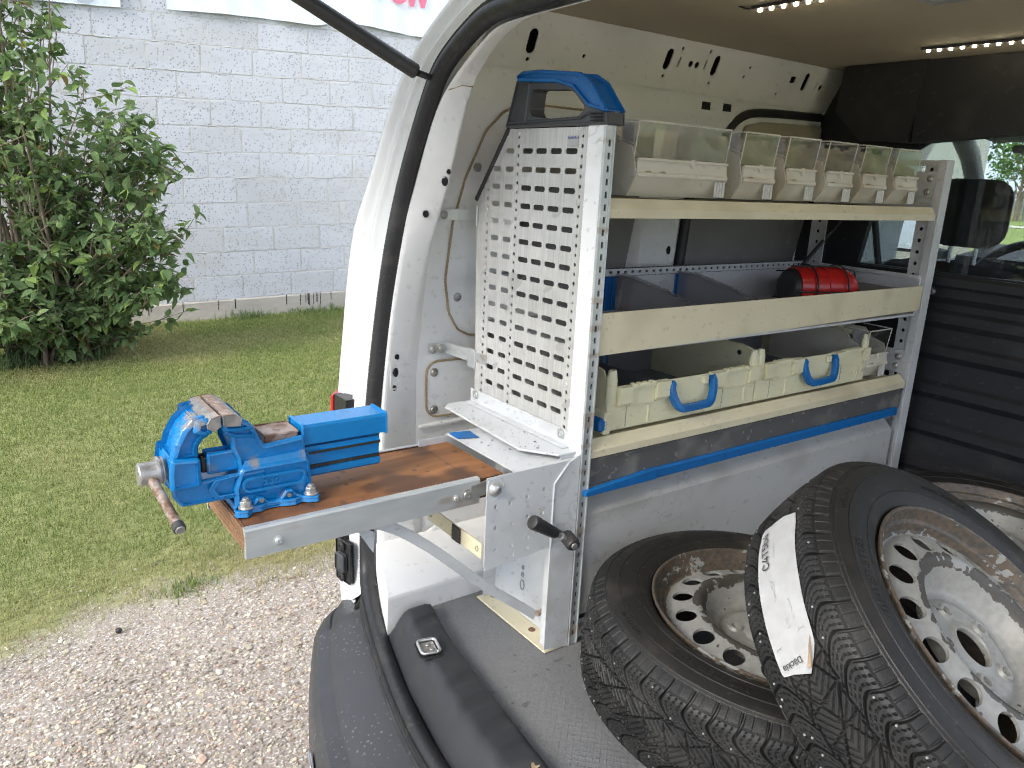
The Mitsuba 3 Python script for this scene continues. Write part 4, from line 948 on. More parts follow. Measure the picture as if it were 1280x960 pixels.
# wall brackets
bw = wy(.83) - .006
add('wall_bracket', cat(hull([(-.052, bw, .808), (-.052, bw - .004, .808), (-.052, bw, .834), (-.052, bw - .004, .834), (.0, bw, .810), (.0, bw - .004, .810), (.0, bw, .834), (.0, bw - .004, .834)]), hull([(.0, bw, .810), (.0, bw - .004, .810), (.0, bw, .834), (.0, bw - .004, .834), (.002, .385, .811), (.006, .385, .811), (.002, .385, .834), (.006, .385, .834)]), cbox(.001, .004, .25, .386, .811, .834, .001), cbox(-.006, -.002, .380, .386, .802, .846, .001)), 'm_zinc', rack, label='upper metal bracket between end plate and van wall')
add('bolt', screw((-.036, bw - .004, .821), (0, -1, 0), .008, .004), 'm_bare_steel', rack)
bw = wy(.52) - .006
add('wall_bracket', cat(hull([(-.062, bw, .508), (-.062, bw - .004, .508), (-.062, bw, .530), (-.062, bw - .004, .530), (-.018, bw, .508), (-.018, bw - .004, .508), (-.018, bw, .532), (-.018, bw - .004, .532)]), hull([(-.018, bw, .506), (-.018, bw - .004, .506), (-.018, bw, .532), (-.018, bw - .004, .532), (-.004, .40, .503), (.0, .40, .503), (-.004, .40, .531), (.0, .40, .531)]), cbox(-.005, -.001, .372, .402, .49, .534, .001), cbox(-.0045, -.001, .33, .372, .508, .530, .001)), 'm_galv', rack, label='lower metal bracket with two wall bolts')
for x in (-.052, -.030): add('bolt', screw((x, bw - .004, .519), (0, -1, 0), .0085, .005), 'm_bare_steel', rack)
# smoky dividers standing in the tray
def divider(x, m='m_smoke'):
    pr = [(.345, .603), (.345, .690), (.30, .688), (.20, .672), (.11, .650), (.04, .622), (.02, .603)]
    pg = Polygon(pr); t = np.array(pr[1:])
    k = add('divider', plate(pg, 'x', x, x + .0006), m, rack, smooth=False, label='smoky translucent divider in the middle tray')
    add('divider_rim', sweep(np.c_[np.full(6, x), t], [(-.003, -.004), (.003, -.004), (.003, .004), (-.003, .004)], (1, 0, 0)), m, rack, smooth=False)
divider(.385); divider(.40); divider(.60); divider(.62)
add('clip', cbox(.40, .43, .335, .35, .604, .618, .003), 'm_red', rack)

# ------------------------------------------------------------------ open-fronted bins
def bin_meshes(w, depth=.30):
    """Local: x from 0 to w, nose at y=0, z from 0."""
    sidep = rpoly([(.024, 0), (.0, .036), (.016, .088), (.055, .100), (.075, .122), (depth, .122), (depth, 0)], .002)
    s = [bplate(sidep, 'x', 0, .003, .0008), bplate(sidep, 'x', w - .003, w, .0008)]
    front = fixw(hull([(.003, .0, .036), (.003, .003, .0335), (.003, .006, .036), (.003, .003, .066), (.003, .0055, .066), (w - .003, .0, .036), (w - .003, .003, .0335), (w - .003, .006, .036), (w - .003, .003, .066), (w - .003, .0055, .066)]))
    belly = fixw(hull([(.003, .003, .034), (.003, .006, .034), (.003, .027, .0), (.003, .030, .0), (w - .003, .003, .034), (w - .003, .006, .034), (w - .003, .027, 0), (w - .003, .030, 0)]))
    rim = cbox(.003, w - .003, -.002, .004, .063, .068, .001)
    ledge = cbox(.003, w - .003, -.004, .004, .034, .043, .002)
    back = cbox(.003, w - .003, depth - .003, depth, 0, .135, .001); bottom = cbox(.003, w - .003, .028, depth - .003, 0, .003, 0)
    return cat(*s, belly, front, rim, ledge, back, bottom)
def bin_cover(w):
    """Clear front window and its side wings, single sheets with a thicker rim."""
    f = 0.004
    V = [(0, .010, .066), (w, .010, .066), (w, .002, .130), (0, .002, .130)]; q = [[0, 1, 2], [0, 2, 3]]
    pane = TM(V, q)
    def wing(x): return TM([(x, .002, .130), (x, .010, .090), (x, .052, .102), (x, .085, .132)], [[0, 1, 2], [0, 2, 3]])
    return cat(pane, wing(.0), wing(w))
def bin_rim(w):
    p = [(0, .085, .132), (0, .002, .1305), (w, .002, .1305), (w, .085, .132)]
    return cat(tube(p, .0016, 6), tube([(0, .002, .13), (0, .010, .067)], .0013, 6), tube([(w, .002, .13), (w, .010, .067)], .0013, 6), tube([(0, .085, .132), (0, .052, .102), (0, .010, .09)], .0013, 6))
def bin_(x, y, z, w, label, group=None, small=True):
    k = thing('storage_bin', label, 'storage bin', group)
    M = np.eye(4); M[:3, 3] = (x, y, z)
    add('body', moved(bin_meshes(w), M), 'm_bin', k, smooth=30)
    add('cover', moved(bin_cover(w), M), 'm_haze_clear', k, smooth=False, label='hazy clear plastic front window')
    add('cover_rim', moved(bin_rim(w), M), 'm_clearrim', k, smooth=40)
    c = w * .5 if small else w * .58
    add('catch', moved(cat(cbox(c - .006, c + .006, -.003, .003, .060, .0665, .001), cbox(c - .003, c + .003, -.004, .003, .054, .070, .001)), M), 'm_bin', k)
    lh = w - .034
    add('label_holder', moved(cat(*[cbox(lh + .008 * i, lh + .008 * i + .0065, .001, .003, .002, .032, .0008) for i in range(4)]), M), 'm_clearrim', k)
    for xx in (.022, .06) if not small else (.018,): add('clip_mark', moved(cbox(xx, xx + .012, -.0042, -.002, .043, .0455, .0008), M), 'm_sealant', k)
    # white sheet painting the reflection in the wing, and a loose inner wall
    add('painted_reflection', moved(fixw(hull([(.007, .018, .072), (.008, .018, .072), (.006, .050, .075), (.007, .050, .075), (.006, .022, .128), (.007, .022, .128), (.005, .050, .128), (.006, .05, .128)])), M), 'm_paper', k)
    for a_, b_, y_ in ((.30, .62, .17), (.70, .97, .135)): add('inner_wall', moved(bplate(rrect(w * a_, w * b_, .004, .130, .004), 'y', y_, y_ + .002, .0005), M), 'm_bin', k)
mat('m_clearrim', (.50, .49, .45), .25, spec=.8)
bin_(.092, .012, .8845, .251, 'wide clear-fronted bin on the top shelf, nearest the rear', small=False)
for i, nm in enumerate(('first narrow clear-fronted bin on the top shelf, next to the wide one', 'second of the narrow bins on the top shelf, counted from the wide bin', 'middle one of the five narrow bins on the top shelf',
                        'fourth of the narrow bins on the top shelf, next to the last', 'last narrow bin on the top shelf, beside the far upright')):
    bin_(.388 + .1452 * i, .012, .8845, .108, nm, 'narrow bins in a row on the top shelf')
bin_(.990, .020, .432, .105, 'clear-fronted bin on the lower shelf, at its far end')

# ------------------------------------------------------------------ open cases with blue handles
def case_(x0, label):
    k = thing('open_case', label, 'case', 'open cream cases on the lower shelf'); W = .458; y0, y1, z0 = .03, .36, .4305
    M = np.eye(4); M[0, 3] = x0
    def A_(name, m, b, **kw):
        for q in (m if isinstance(m, list) else [m]): r_ = add(name, moved(q, M), b, k, **kw)
        return r_
    sidep = Polygon([(y0, z0), (y1, z0), (y1, z0 + .128), (y0 + .05, z0 + .128), (y0 + .018, z0 + .122), (y0 + .002, z0 + .09)])
    body = cat(cbox(.0, W, y0, y0 + .004, z0, z0 + .087, .001), bplate(sidep, 'x', 0, .004, .001), bplate(sidep, 'x', W - .004, W, .001), cbox(0, W, y1 - .004, y1, z0, z0 + .128, .001), cbox(0, W, y0, y1, z0, z0 + .004, .001))
    A_('body', body, 'm_case', smooth=30)
    A_('lining', cat(cbox(.0045, .006, y0 + .03, y1 - .005, z0 + .005, z0 + .1, 0), cbox(.0045, W - .0045, y1 - .0065, y1 - .0045, z0 + .005, z0 + .118, 0), cbox(.0045, W - .0045, y0 + .006, y1 - .006, z0 + .0045, z0 + .006, 0), cbox(.19, .192, y0 + .02, y1 - .02, z0 + .005, z0 + .07, 0)), 'm_case_grey', smooth=False, label='dark grey inside of the case')
    zb, zt = z0 + .048, z0 + .0895
    A_('front_band', [fixw(hull([(a, y0 - .011, zb + .008), (b, y0 - .011, zb + .008), (a + .002, y0 + .001, zb - .003), (b - .002, y0 + .001, zb - .003), (a, y0 - .011, zt - .001), (b, y0 - .011, zt - .001), (a, y0 + .004, zt), (b, y0 + .004, zt)])) for a, b in ((.022, .058), (.126, .166), (.296, .340), (.424, .457))], 'm_case', smooth=25)
    A_('pocket', [cat(cbox(a, b, y0 - .004, y0 + .002, zb - .002, zt - .004, .001), cbox(a, b, y0 - .010, y0 + .004, zt - .006, zt, .001), *[cbox(a + (b - a) * (i + .2) / 4, a + (b - a) * (i + .8) / 4, y0 - .011, y0 + .005, zt - .002, zt + .003, .001) for i in range(4)]) for a, b in ((.058, .126), (.340, .424))], 'm_case', smooth=25)
    A_('corner_post', [fixw(hull(np.array([[x + r_ * math.cos(t) , y0 + .004 + .7 * r_ * math.sin(t), z] for t in A16 for x, r_, z in ((xx, .013, z0 + .056), (xx, .013, z0 + .105), (xx, .009, z0 + .124))] + [[xx + .01 * s for s in (1,)] + [y0 + .002, z0 + .05]]))) for xx in (.011, W - .010)], 'm_case', smooth=35)
    A_('rib', [cbox(x, x + .003, y0 - .0025, y0 + .001, z0 + .003, zb, .0008) for x in (.113, .419)], 'm_case', smooth=25)
    A_('groove', [cbox(x, x + .0012, y0 - .0006, y0 + .001, z0 + .004, zb, 0) for x in (.052, .345)], 'm_case_grey', smooth=False)
    A_('hinge_hole', [cyl((W - .0045, y0 + .05, z0 + .108), (W - .0035, y0 + .05, z0 + .108), .006, 12), cyl((.0035, y0 + .03, z0 + .105), (.0048, y0 + .03, z0 + .105), .005, 12)], 'm_painted_shade')
    hp = spl([(.176, y0 - .006, z0 + .082), (.172, y0 - .012, z0 + .058), (.186, y0 - .020, z0 + .031), (.206, y0 - .022, z0 + .027), (.236, y0 - .022, z0 + .027), (.266, y0 - .022, z0 + .028), (.284, y0 - .020, z0 + .033), (.298, y0 - .012, z0 + .060), (.294, y0 - .006, z0 + .083)], 40)
    A_('handle', sweep(hp, [(-.0075, -.006), (-.0075, .005), (-.005, .0075), (.005, .0075), (.0075, .005), (.0075, -.006)], (0, -1, 0)), 'm_blue', smooth=35, label='blue carrying handle')
    A_('handle_lug', [cbox(.270, .288, y0 - .008, y0 + .002, z0 + .066, z0 + .084, .003), cbox(.182, .192, y0 - .006, y0 + .002, z0 + .070, z0 + .084, .003)], 'm_case')
    return k
ca = case_(.084, 'open cream case with blue handle on the lower shelf, nearer the rear')
add('latch', cbox(.060, .083, .02, .05, .434, .462, .005), 'm_blue', ca, label='blue latch at the near end of the case')
add('latch_base', cbox(.070, .088, .02, .06, .428, .474, .002), 'm_case', ca)
case_(.545, 'open cream case with blue handle, between the other case and the far bin')

# ------------------------------------------------------------------ red lamp with wire guard, black rod
lp = thing('red_lamp', 'glossy red rounded lamp with black wire guard on the middle tray', 'lamp')
lc = np.array([.955, .18, .655]); ax = np.array([1.0, -.42, 0]); ax /= np.linalg.norm(ax); M = frame(lc, ax, (0, 0, 1))
pr = [(0, .118), (.018, .117), (.038, .108), (.052, .088), (.057, .06), (.0575, .012), (.055, .010), (.055, .004), (.0575, .002), (.0575, -.05), (.056, -.07)]
a = np.linspace(0, 2 * np.pi, 36, endpoint=False)
add('shell', fixw(moved(loft([np.stack([max(q, 1e-4) * np.cos(a), max(q, 1e-4) * np.sin(a), np.full(36, z)], 1) for q, z in pr][::-1], True, True), M)), 'm_red', lp, smooth=50)
add('base', moved(lathe([(.0, -.085), (.045, -.085), (.050, -.08), (.053, -.066), (.0, -.066)], 30), M), 'm_black', lp, smooth=40)
W_ = []
for z, q in ((-.03, .063), (.06, .064)): W_.append(tube([(q * math.cos(t), q * math.sin(t), z) for t in np.linspace(0, 6.2832, 33)], .0022, 6))
for t in (.3, 1.6, 2.9, 4.2, 5.4): W_.append(tube([(.063 * math.cos(t), .063 * math.sin(t), -.09), (.064 * math.cos(t), .064 * math.sin(t), .06), (.05 * math.cos(t), .05 * math.sin(t), .105), (.012 * math.cos(t), .012 * math.sin(t), .126)], .0022, 6))
add('wire_guard', moved(cat(*W_), M), 'm_black', lp, smooth=True)
add('black_rod', cat(cyl((1.075, .335, .66), (1.265, .315, .835), .0055, 14, .002), cyl((1.07, .335, .655), (1.10, .332, .683), .008, 14, .003)), 'm_black', label='black rod leaning behind the red lamp', cat='rod')
add('brown_board', fixw(hull([(1.02, .05, .604), (1.165, .05, .604), (1.0, .33, .604), (1.165, .33, .604), (1.0, .33, .66), (1.165, .33, .665), (1.165, .05, .662), (1.15, .05, .662)])), 'm_greyboard', label='dull dark board lying in the tray beside the lamp', cat='board')
# ------------------------------------------------------------------ fold-out bench
bench = thing('vise_bench', 'fold-out bench with wooden top and galvanized edging at the rear of the rack', 'workbench')
NB = .005
# sheet metal console: near side plate with square holes (plane y=0), top, far plate, front column, foot
sp = Polygon([(-.217, .404), (-.030, .404), (-.030, .398), (-.066, .362), (-.066, .236), (-.214, .226), (-.217, .236)])
for zz, xs in ((.347, (-.197, -.166)), (.352, (-.128,)), (.358, (-.089,)), (.306, (-.196, -.160)), (.312, (-.091, -.125)), (.263, (-.195, -.159)), (.27, (-.123, -.088)), (.243, (-.155,)), (.248, (-.122,))):
    for x in xs: sp = sp.difference(sbox(x - .0036, zz - .0036, x + .0036, zz + .0036))
sp = sp.difference(Point(-.125, .335).buffer(.0016))
add('side_plate', plate(sp, 'y', -.0035, -.0015), 'm_rack', bench, smooth=False, label='near side plate with square holes')
sp2 = sbox(-.217, .30, -.03, .398)
for x in (-.195, -.16, -.125): 
    for z in (.325, .36): sp2 = sp2.difference(sbox(x - .0036, z - .0036, x + .0036, z + .0036))
add('side_plate', plate(sp2, 'y', .238, .240), 'm_rack', bench, smooth=False, label='far side plate of the console')
add('seam', tube([(-.0665, -.0045, .236), (-.0665, -.0045, .364), (-.032, -.0045, .402)], .0018, 6), 'm_rack', bench)
add('column', cat(cbox(-.066, -.0605, -.0032, -.0012, .012, .40, .0005), plate(Polygon([(-.0655, .012), (-.0655, .362), (-.03, .40), (-.006, .41), (-.006, .0)]), 'y', -.0030, -.0008), cbox(-.008, -.004, .0, .245, .0, .405, .0005), cbox(-.062, -.060, .0, .016, .015, .40, .0005)), 'm_rack', bench, smooth=False, label='sheet metal column standing on the load floor')
cp = sbox(-.05, .02, .001, .24)
add('column_back', cbox(-.020, -.018, .004, .242, .005, .30, 0), 'm_rack', bench, smooth=False)
add('column_edge', cbox(-.05, -.018, .236, .2385, .005, .30, .0005), 'm_rack', bench)
for z, r_ in ((.115, .004), (.098, .005)): hole((-.0208, .135, z), (-1, 0, 0), r_ * .8, r_, bench)
hole((-.0208, .135, .074), (-1, 0, 0), .007, .011, bench)
add('foot_plate', cbox(-.062, .0, -.002, .245, .0005, .004, .001), 'm_cream', bench, label='rust-stained foot plate')
for (x, y, rr_) in ((-.040, .022, .0065), (-.036, .075, .006), (-.03, .225, .005)):
    add('foot_bolt', cat(screw((x, y, .004), (0, 0, 1), rr_, .004)), 'm_rust_steel', bench)
add('console_top', bplate(rrect(-.152, -.006, -.0025, .248, .004), 'z', .3985, .4005, .0008), 'm_rack', bench, label='grimy sheet metal top of the console')
fl = rpoly([(-.092, .075), (-.045, .012), (.0, .012), (.0, .392), (-.060, .392), (-.075, .375)], .012)
add('upper_flap', bplate(fl, 'z', .4105, .4125, .0008), 'm_rack', bench, label='grimy flap above the console top')
add('flap_edge', cat(tube([(-.0765, .374, .4105), (-.0925, .074, .4105), (-.047, .013, .4105), (.0, .0125, .4105)], .0018, 6), cbox(-.04, -.004, .014, .018, .4, .4105, .0005)), 'm_rack', bench)
add('angle_strip', cat(bplate(Polygon([(.034, .413), (.384, .413), (.384, .444), (.034, .444)]), 'x', -.0045, -.0020, .0008), cbox(-.02, -.0045, .034, .384, .4128, .4148, .0005)), 'm_rack', bench, label='white angle strip bolted to the foot of the end plate')
for y in (.060, .363): add('bolt', screw((-.0045, y, .433), (-1, 0, 0), .0085, .004), 'm_zinc', bench)
# blue label residue and grime flakes on the console
add('label_remnant', bplate(rpoly([(-.148, .205), (-.105, .190), (-.100, .238), (-.146, .246)], .003), 'z', .4007, .4012, .0002), 'm_blue', bench, label='torn blue label remnant')
rr = np.random.default_rng(8); fk = []
for q in range(90):
    x, y = rr.normal(-.07, .03), rr.normal(.19, .09); 
    z = .4126 if x > -.088 else .4006
    if x > -.01 or x < -.147 or not .02 < y < .36: continue
    s = rr.uniform(.0004, .0016); fk.append(hull(np.array([x, y, z]) + rr.normal(0, 1, (8, 3)) * [s, s, .0004] + [0, 0, .0004]))
add('grime_flakes', cat(*fk), 'm_charcoal', bench, kind='stuff')
# wooden top with steel edging
add('board', bplate(sbox(-.6165, .0405, -.1525, .247), 'z', .347, .3865, .0015), 'm_wood', bench, label='worn reddish wooden bench top')
add('board_end', cbox(-.6185, -.6167, .042, .246, .348, .385, .0005), 'm_wood_end', bench, label='end grain of the bench top')
for i, zz in enumerate((.3535, .361, .3685, .376)): add('ply_layer', cbox(-.6192, -.6186, .043, .245, zz, zz + .0035, 0), 'm_wood_end', bench, smooth=False)
ed = [(-.0038, -.046), (-.0038, -.0015), (-.002, .0012), (.0005, .002), (.008, .002), (.008, .0004), (.0, .0), (-.0016, -.003), (-.0016, -.044), (.006, -.044), (.006, -.046)]
def edge(y, sgn): 
    xs = np.linspace(-.6195, -.205, 12)
    return fixw(loft([np.stack([np.full(len(ed), x), [y + sgn * e[0] for e in ed], [.3868 + e[1] for e in ed]], 1) for x in xs], True, True))
add('edging', edge(.0400, 1), 'm_galv', bench, label='galvanized near edge of the bench')
add('edging', edge(.2475, -1), 'm_galv', bench, label='galvanized far edge of the bench')
add('edging_tongue', fixw(hull([(-.225, .0335, .352), (-.225, .0365, .352), (-.225, .0335, .378), (-.225, .0365, .378), (-.150, .0335, .362), (-.150, .0365, .362), (-.150, .0335, .388), (-.150, .0365, .388)])), 'm_bare_steel', bench)
for x, z, r_, m_ in ((-.570, .360, .0065, 'm_galv'), (-.232, .362, .008, 'm_bare_steel'), (-.255, .360, .0055, 'm_galv')): add('bolt', screw((x, .036, z), (0, -1, 0), r_, .004), m_, bench)
add('pivot_bolt', cat(moved(lathe([(0, 0), (.0135, 0), (.0135, .002), (.0115, .006), (.006, .009), (0, .0098)], 24), frame((-.200, -.0035, .381), (0, -1, 0)))), 'm_zinc', bench, smooth=40, label='domed pivot bolt')
add('pivot_tab', bplate(rpoly([(-.219, .362), (-.205, .358), (-.188, .364), (-.180, .385), (-.185, .400), (-.215, .402)], .008), 'y', -.0042, -.0020, .0006), 'm_rack', bench)
# strut: curved steel strap from the bench's underside to the foot plate
sk = spl([(-.470, .060, .349), (-.435, .057, .346), (-.385, .055, .332), (-.325, .055, .292), (-.260, .055, .236), (-.185, .055, .166), (-.11, .055, .104), (-.045, .056, .050)], 44)
add('strut', sweep(sk, [(-.0012, -.009), (.0012, -.009), (.0012, .0085), (.007, .0085), (.007, .010), (-.0012, .010)], (0, 0, 1)), 'm_rack', bench, smooth=25, label='bent steel strut carrying the bench')
add('strut_pin', cyl((-.05, .045, .062), (-.018, .045, .062), .006, 12), 'm_rust_steel', bench)
add('strut_tongue', fixw(hull([(-.44, .058, .346), (-.44, .060, .346), (-.40, .060, .322), (-.40, .058, .322), (-.408, .052, .292), (-.405, .052, .288)])), 'm_rack', bench)
# cross bar with black catch
q0, q1 = np.array([-.2215, .1905, .266]), np.array([-.2215, -.001, .266])
d_ = q1 - q0
cb = sweep([q0, q0 + d_ * .5, q1], [(-.001, -.015), (.001, -.015), (.001, .015), (-.001, .015)], (0, .35, 1))
cbk = add('cross_bar', cb, 'm_cream', bench, smooth=False, label='slanting white cross bar')
add('catch', cbox(-.2255, -.2232, .066, .096, .250, .281, .001), 'm_black', cbk)
for u in (.07, .93): hole(q0 + d_ * u + [-.0012, 0, 0], (-1, 0, 0), .004, .005, cbk)
# crank lever
h0, h1 = np.array([-.150, -.048, .326]), np.array([-.070, -.052, .274])
lv = thing('lever', 'black handled locking lever on the bench console', 'lever') if False else bench
dv = (h1 - h0) / np.linalg.norm(h1 - h0)
add('lever_grip', moved(lathe([(0, 0), (.0075, 0), (.0125, .002), (.0135, .008), (.0105, .058), (.0085, .066), (0, .066)], 24), frame(h0, dv)), 'm_black', bench, smooth=40, label='black plastic lever grip')
add('lever_arm', cat(cyl(h0 + dv * .062, h1 + dv * .004, .0048, 14), cyl(h0 + dv * .080, h0 + dv * .086, .0075, 6, .001)), 'm_bare_steel', bench)
hb = h1 + dv * .010
add('lever_hub', cat(moved(lathe([(0, -.016), (.012, -.016), (.0135, -.013), (.0135, .012), (.011, .016), (0, .016)], 22), frame(hb, (-.15, -1, -.2))), cyl(hb + [0, .01, 0], hb + [0, .052, 0], .008, 14)), 'm_black', bench, smooth=40)
add('lever_cap', moved(lathe([(0, .0165), (.0062, .0165), (.0058, .019), (0, .0195)], 16), frame(hb, (-.15, -1, -.2))), 'm_zinc', bench, smooth=40)

# ------------------------------------------------------------------ bench vise
vise = thing('bench_vise', 'blue bench vise with worn rusty jaws bolted to the bench', 'vise')
YV = .155
def slab(pts, hw, b=.004, r_=.004, y0=None): return bplate(rpoly(pts, r_), 'y', (YV - hw) if y0 is None else y0[0], (YV + hw) if y0 is None else y0[1], b, seg=3)
# fixed body
body = slab([(-.601, .445), (-.604, .470), (-.611, .490), (-.612, .512), (-.622, .516), (-.622, .545), (-.612, .546), (-.592, .536), (-.575, .519), (-.566, .497), (-.560, .487), (-.497, .492), (-.4945, .485), (-.492, .447)], .040, .006)
neck = cat(slab([(-.610, .519), (-.627, .522), (-.627, .546), (-.610, .547), (-.588, .534), (-.576, .519)], .056, .007), slab([(-.608, .505), (-.622, .513), (-.622, .54), (-.590, .535), (-.573, .515), (-.572, .50)], .042, .007))
bl_, bu_ = Polygon([(-.611, .388), (-.612, .425), (-.603, .452), (-.596, .458), (-.496, .458), (-.490, .450), (-.487, .405), (-.487, .388)]), None
lower = slab(list(bl_.exterior.coords)[:-1], .049, .006)
add('fixed_body', cat(lower, body, neck, fixw(hull([(-.600, YV - .047, .452), (-.495, YV - .047, .452), (-.600, YV + .047, .452), (-.495, YV + .047, .452), (-.592, YV - .041, .466), (-.497, YV - .041, .468), (-.592, YV + .041, .466), (-.497, YV + .041, .468)]))), 'm_vise', vise, smooth=35)
fr_ = rpoly([(-.616, .086), (-.600, .080), (-.590, .094), (-.576, .092), (-.566, .098), (-.548, .098), (-.536, .092), (-.522, .090), (-.510, .096), (-.500, .088), (-.486, .084), (-.480, .096), (-.486, .106), (-.486, .206), (-.480, .214), (-.486, .226), (-.500, .222), (-.600, .222), (-.614, .228), (-.618, .214), (-.612, .206), (-.612, .106), (-.618, .096)], .004)
add('base_flange', bplate(fr_, 'z', .3872, .3975, .003, False, True, seg=3), 'm_vise', vise, smooth=35)
wv = [(-.588, .388), (-.588, .399), (-.580, .408), (-.570, .407), (-.563, .399), (-.552, .397), (-.543, .400), (-.535, .411), (-.525, .412), (-.517, .402), (-.508, .398), (-.508, .388)]
add('side_web', bplate(rpoly(wv, .002), 'y', YV - .058, YV - .045, .003), 'm_vise', vise, smooth=35)
ov = rrect(-.600, -.499, .4165, .4405, .011); ring = ov.difference(rrect(-.5965, -.5025, .420, .437, .008))
add('cast_frame', plate(ring, 'y', YV - .0515, YV - .048), 'm_vise', vise, smooth=False)
tm = meshkit.text_mesh('120', .0088, .0016, True); v_ = tm.vertices
add('cast_number', fixw(TM(np.stack([-.569 + v_[:, 0] * 1.25, YV - .0487 - v_[:, 2], .4245 + v_[:, 1]], 1), tm.faces)), 'm_vise', vise, smooth=False, label='cast number 120')
for x in (-.5745, -.530): add('eye_hole', cat(cyl((x, YV - .0592, .403), (x, YV - .05, .403), .0034, 14), ), 'm_bare_steel', vise)
for x, y in ((-.600, .094), (-.494, .098), (-.600, .216), (-.494, .214)):
    add('bolt', cat(cyl((x, y, .3975), (x, y, .400), .0115, 20, .0008), moved(lathe([(0, .4), (.0095, .4), (.0095, .402), (.0, .402)], 16), np.eye(4) + np.array([[0, 0, 0, x], [0, 0, 0, y], [0] * 4, [0] * 4])), cyl((x, y, .4015), (x, y, .4095), .0088, 6, .001), cyl((x, y, .4095), (x, y, .4145), .0052, 14, .001)), 'm_zinc', vise, smooth=30)
add('anvil', bplate(rrect(-.557, -.500, YV - .030, YV + .032, .004), 'z', .482, .4985, .002), 'm_rust_steel', vise, label='worn flat anvil pad')
# jaw plates
jl = Polygon([(-.6435, .549), (-.6302, .5515), (-.6292, .533), (-.640, .527), (-.650, .533), (-.650, .540)])
jr = Polygon([(-.6272, .5515), (-.611, .551), (-.598, .543), (-.601, .530), (-.620, .532), (-.6268, .534)])
def jaw(pg): return bplate(pg, 'y', .094, .216, .001)
add('jaw_plate', jaw(jl), 'm_jaw', vise, label='rusty plate of the moving jaw'); add('jaw_plate', jaw(jr), 'm_jaw', vise, label='rusty plate of the fixed jaw')
# moving jaw: arm, head, lower slide
arm = [(-.640, .514), (-.650, .509), (-.657, .499), (-.658, .480), (-.700, .478), (-.697, .492), (-.692, .508), (-.680, .530), (-.664, .545), (-.648, .547), (-.641, .540), (-.641, .520)]
add('moving_jaw', cat(slab(arm, .040, .009, .005), slab([(-.640, .522), (-.652, .519), (-.668, .526), (-.664, .545), (-.645, .5475), (-.640, .535)], .057, .008, .004),
    slab([(-.659, .440), (-.659, .486), (-.700, .490), (-.7035, .470), (-.7035, .440)], .053, .006, .005), slab([(-.664, .448), (-.702, .446), (-.700, .428), (-.688, .4105), (-.560, .4085), (-.560, .450)], .045, .005, .004)), 'm_vise', vise, smooth=35)
add('slide_rib', bplate(rpoly([(-.650, .432), (-.640, .446), (-.604, .449), (-.604, .444), (-.632, .441), (-.640, .432), (-.634, .420), (-.604, .419), (-.604, .4145), (-.640, .415)], .0015), 'y', YV - .048, YV - .044, .0015), 'm_vise', vise, smooth=35)
add('inner_bar', slab([(-.647, .452), (-.647, .486), (-.600, .486), (-.600, .452)], 0, .004, .003, (.118, .148)), 'm_vise', vise, smooth=35)
add('spindle_housing', cat(cyl((-.655, YV, .462), (-.650, YV, .462), .016, 20), slab([(-.655, .455), (-.655, .48), (-.645, .48), (-.645, .455)], 0, .003, .002, (.122, .146))), 'm_black', vise)
# rear slide: cap and grooved bar
add('slide_cap', bplate(rpoly([(YV - .032, .468), (YV - .032, .502), (YV - .028, .508), (YV + .028, .508), (YV + .032, .502), (YV + .032, .468)], .003), 'x', -.497, -.343, .003), 'm_vise', vise, smooth=35)
gro = [(YV - .026, .466), (YV - .026, .460), (YV - .029, .459), (YV - .029, .453), (YV - .0245, .452), (YV - .0245, .434), (YV - .021, .4335), (YV - .021, .4275), (YV - .029, .427), (YV - .029, .4175), (YV - .024, .4130)]
gro = gro + [(2 * YV - y, z) for y, z in gro[::-1]]
add('slide_bar', plate(Polygon(gro), 'x', -.500, -.357), 'm_vise', vise, smooth=25)
add('slide_groove_strips', cat(cbox(-.486, -.3565, YV - .0295, YV - .0255, .4535, .4585, .0005), cbox(-.486, -.3565, YV - .0252, YV - .020, .4275, .4335, 0)), 'm_black', vise, smooth=False, label='dark strips in the slide groove')  # black strips set along the slide grooves
# spindle head and tommy bar
add('spindle_head', cat(moved(lathe([(0, 0), (.0155, 0), (.0175, .002), (.0175, .030), (.0165, .034), (0, .034)], 28), frame((-.7375, YV, .457), (1, 0, 0)))), 'm_bare_steel', vise, smooth=40)
add('spindle_collar', moved(lathe([(.010, 0), (.0215, 0), (.022, .002), (.022, .004), (.0185, .005), (.0185, .007), (.021, .0075), (.021, .0095), (.010, .0095)], 28), frame((-.7125, YV, .459), (1, 0, 0))), 'm_bare_steel', vise, smooth=35)
b0, b1 = np.array([-.722, .172, .458]), np.array([-.7115, .030, .419])
db = (b1 - b0) / np.linalg.norm(b1 - b0)
add('tommy_bar', cyl(b0, b1, .0072, 18, .001), 'm_rust_steel', vise, smooth=40, label='steel tommy bar hanging towards the camera')
add('bar_end', cat(cyl(b1 - db * .006, b1 + db * .007, .0088, 16, .0015), ), 'm_black', vise, smooth=40); add('bar_tip', cyl(b1 + db * .006, b1 + db * .009, .0066, 16, .001), 'm_bare_steel', vise)

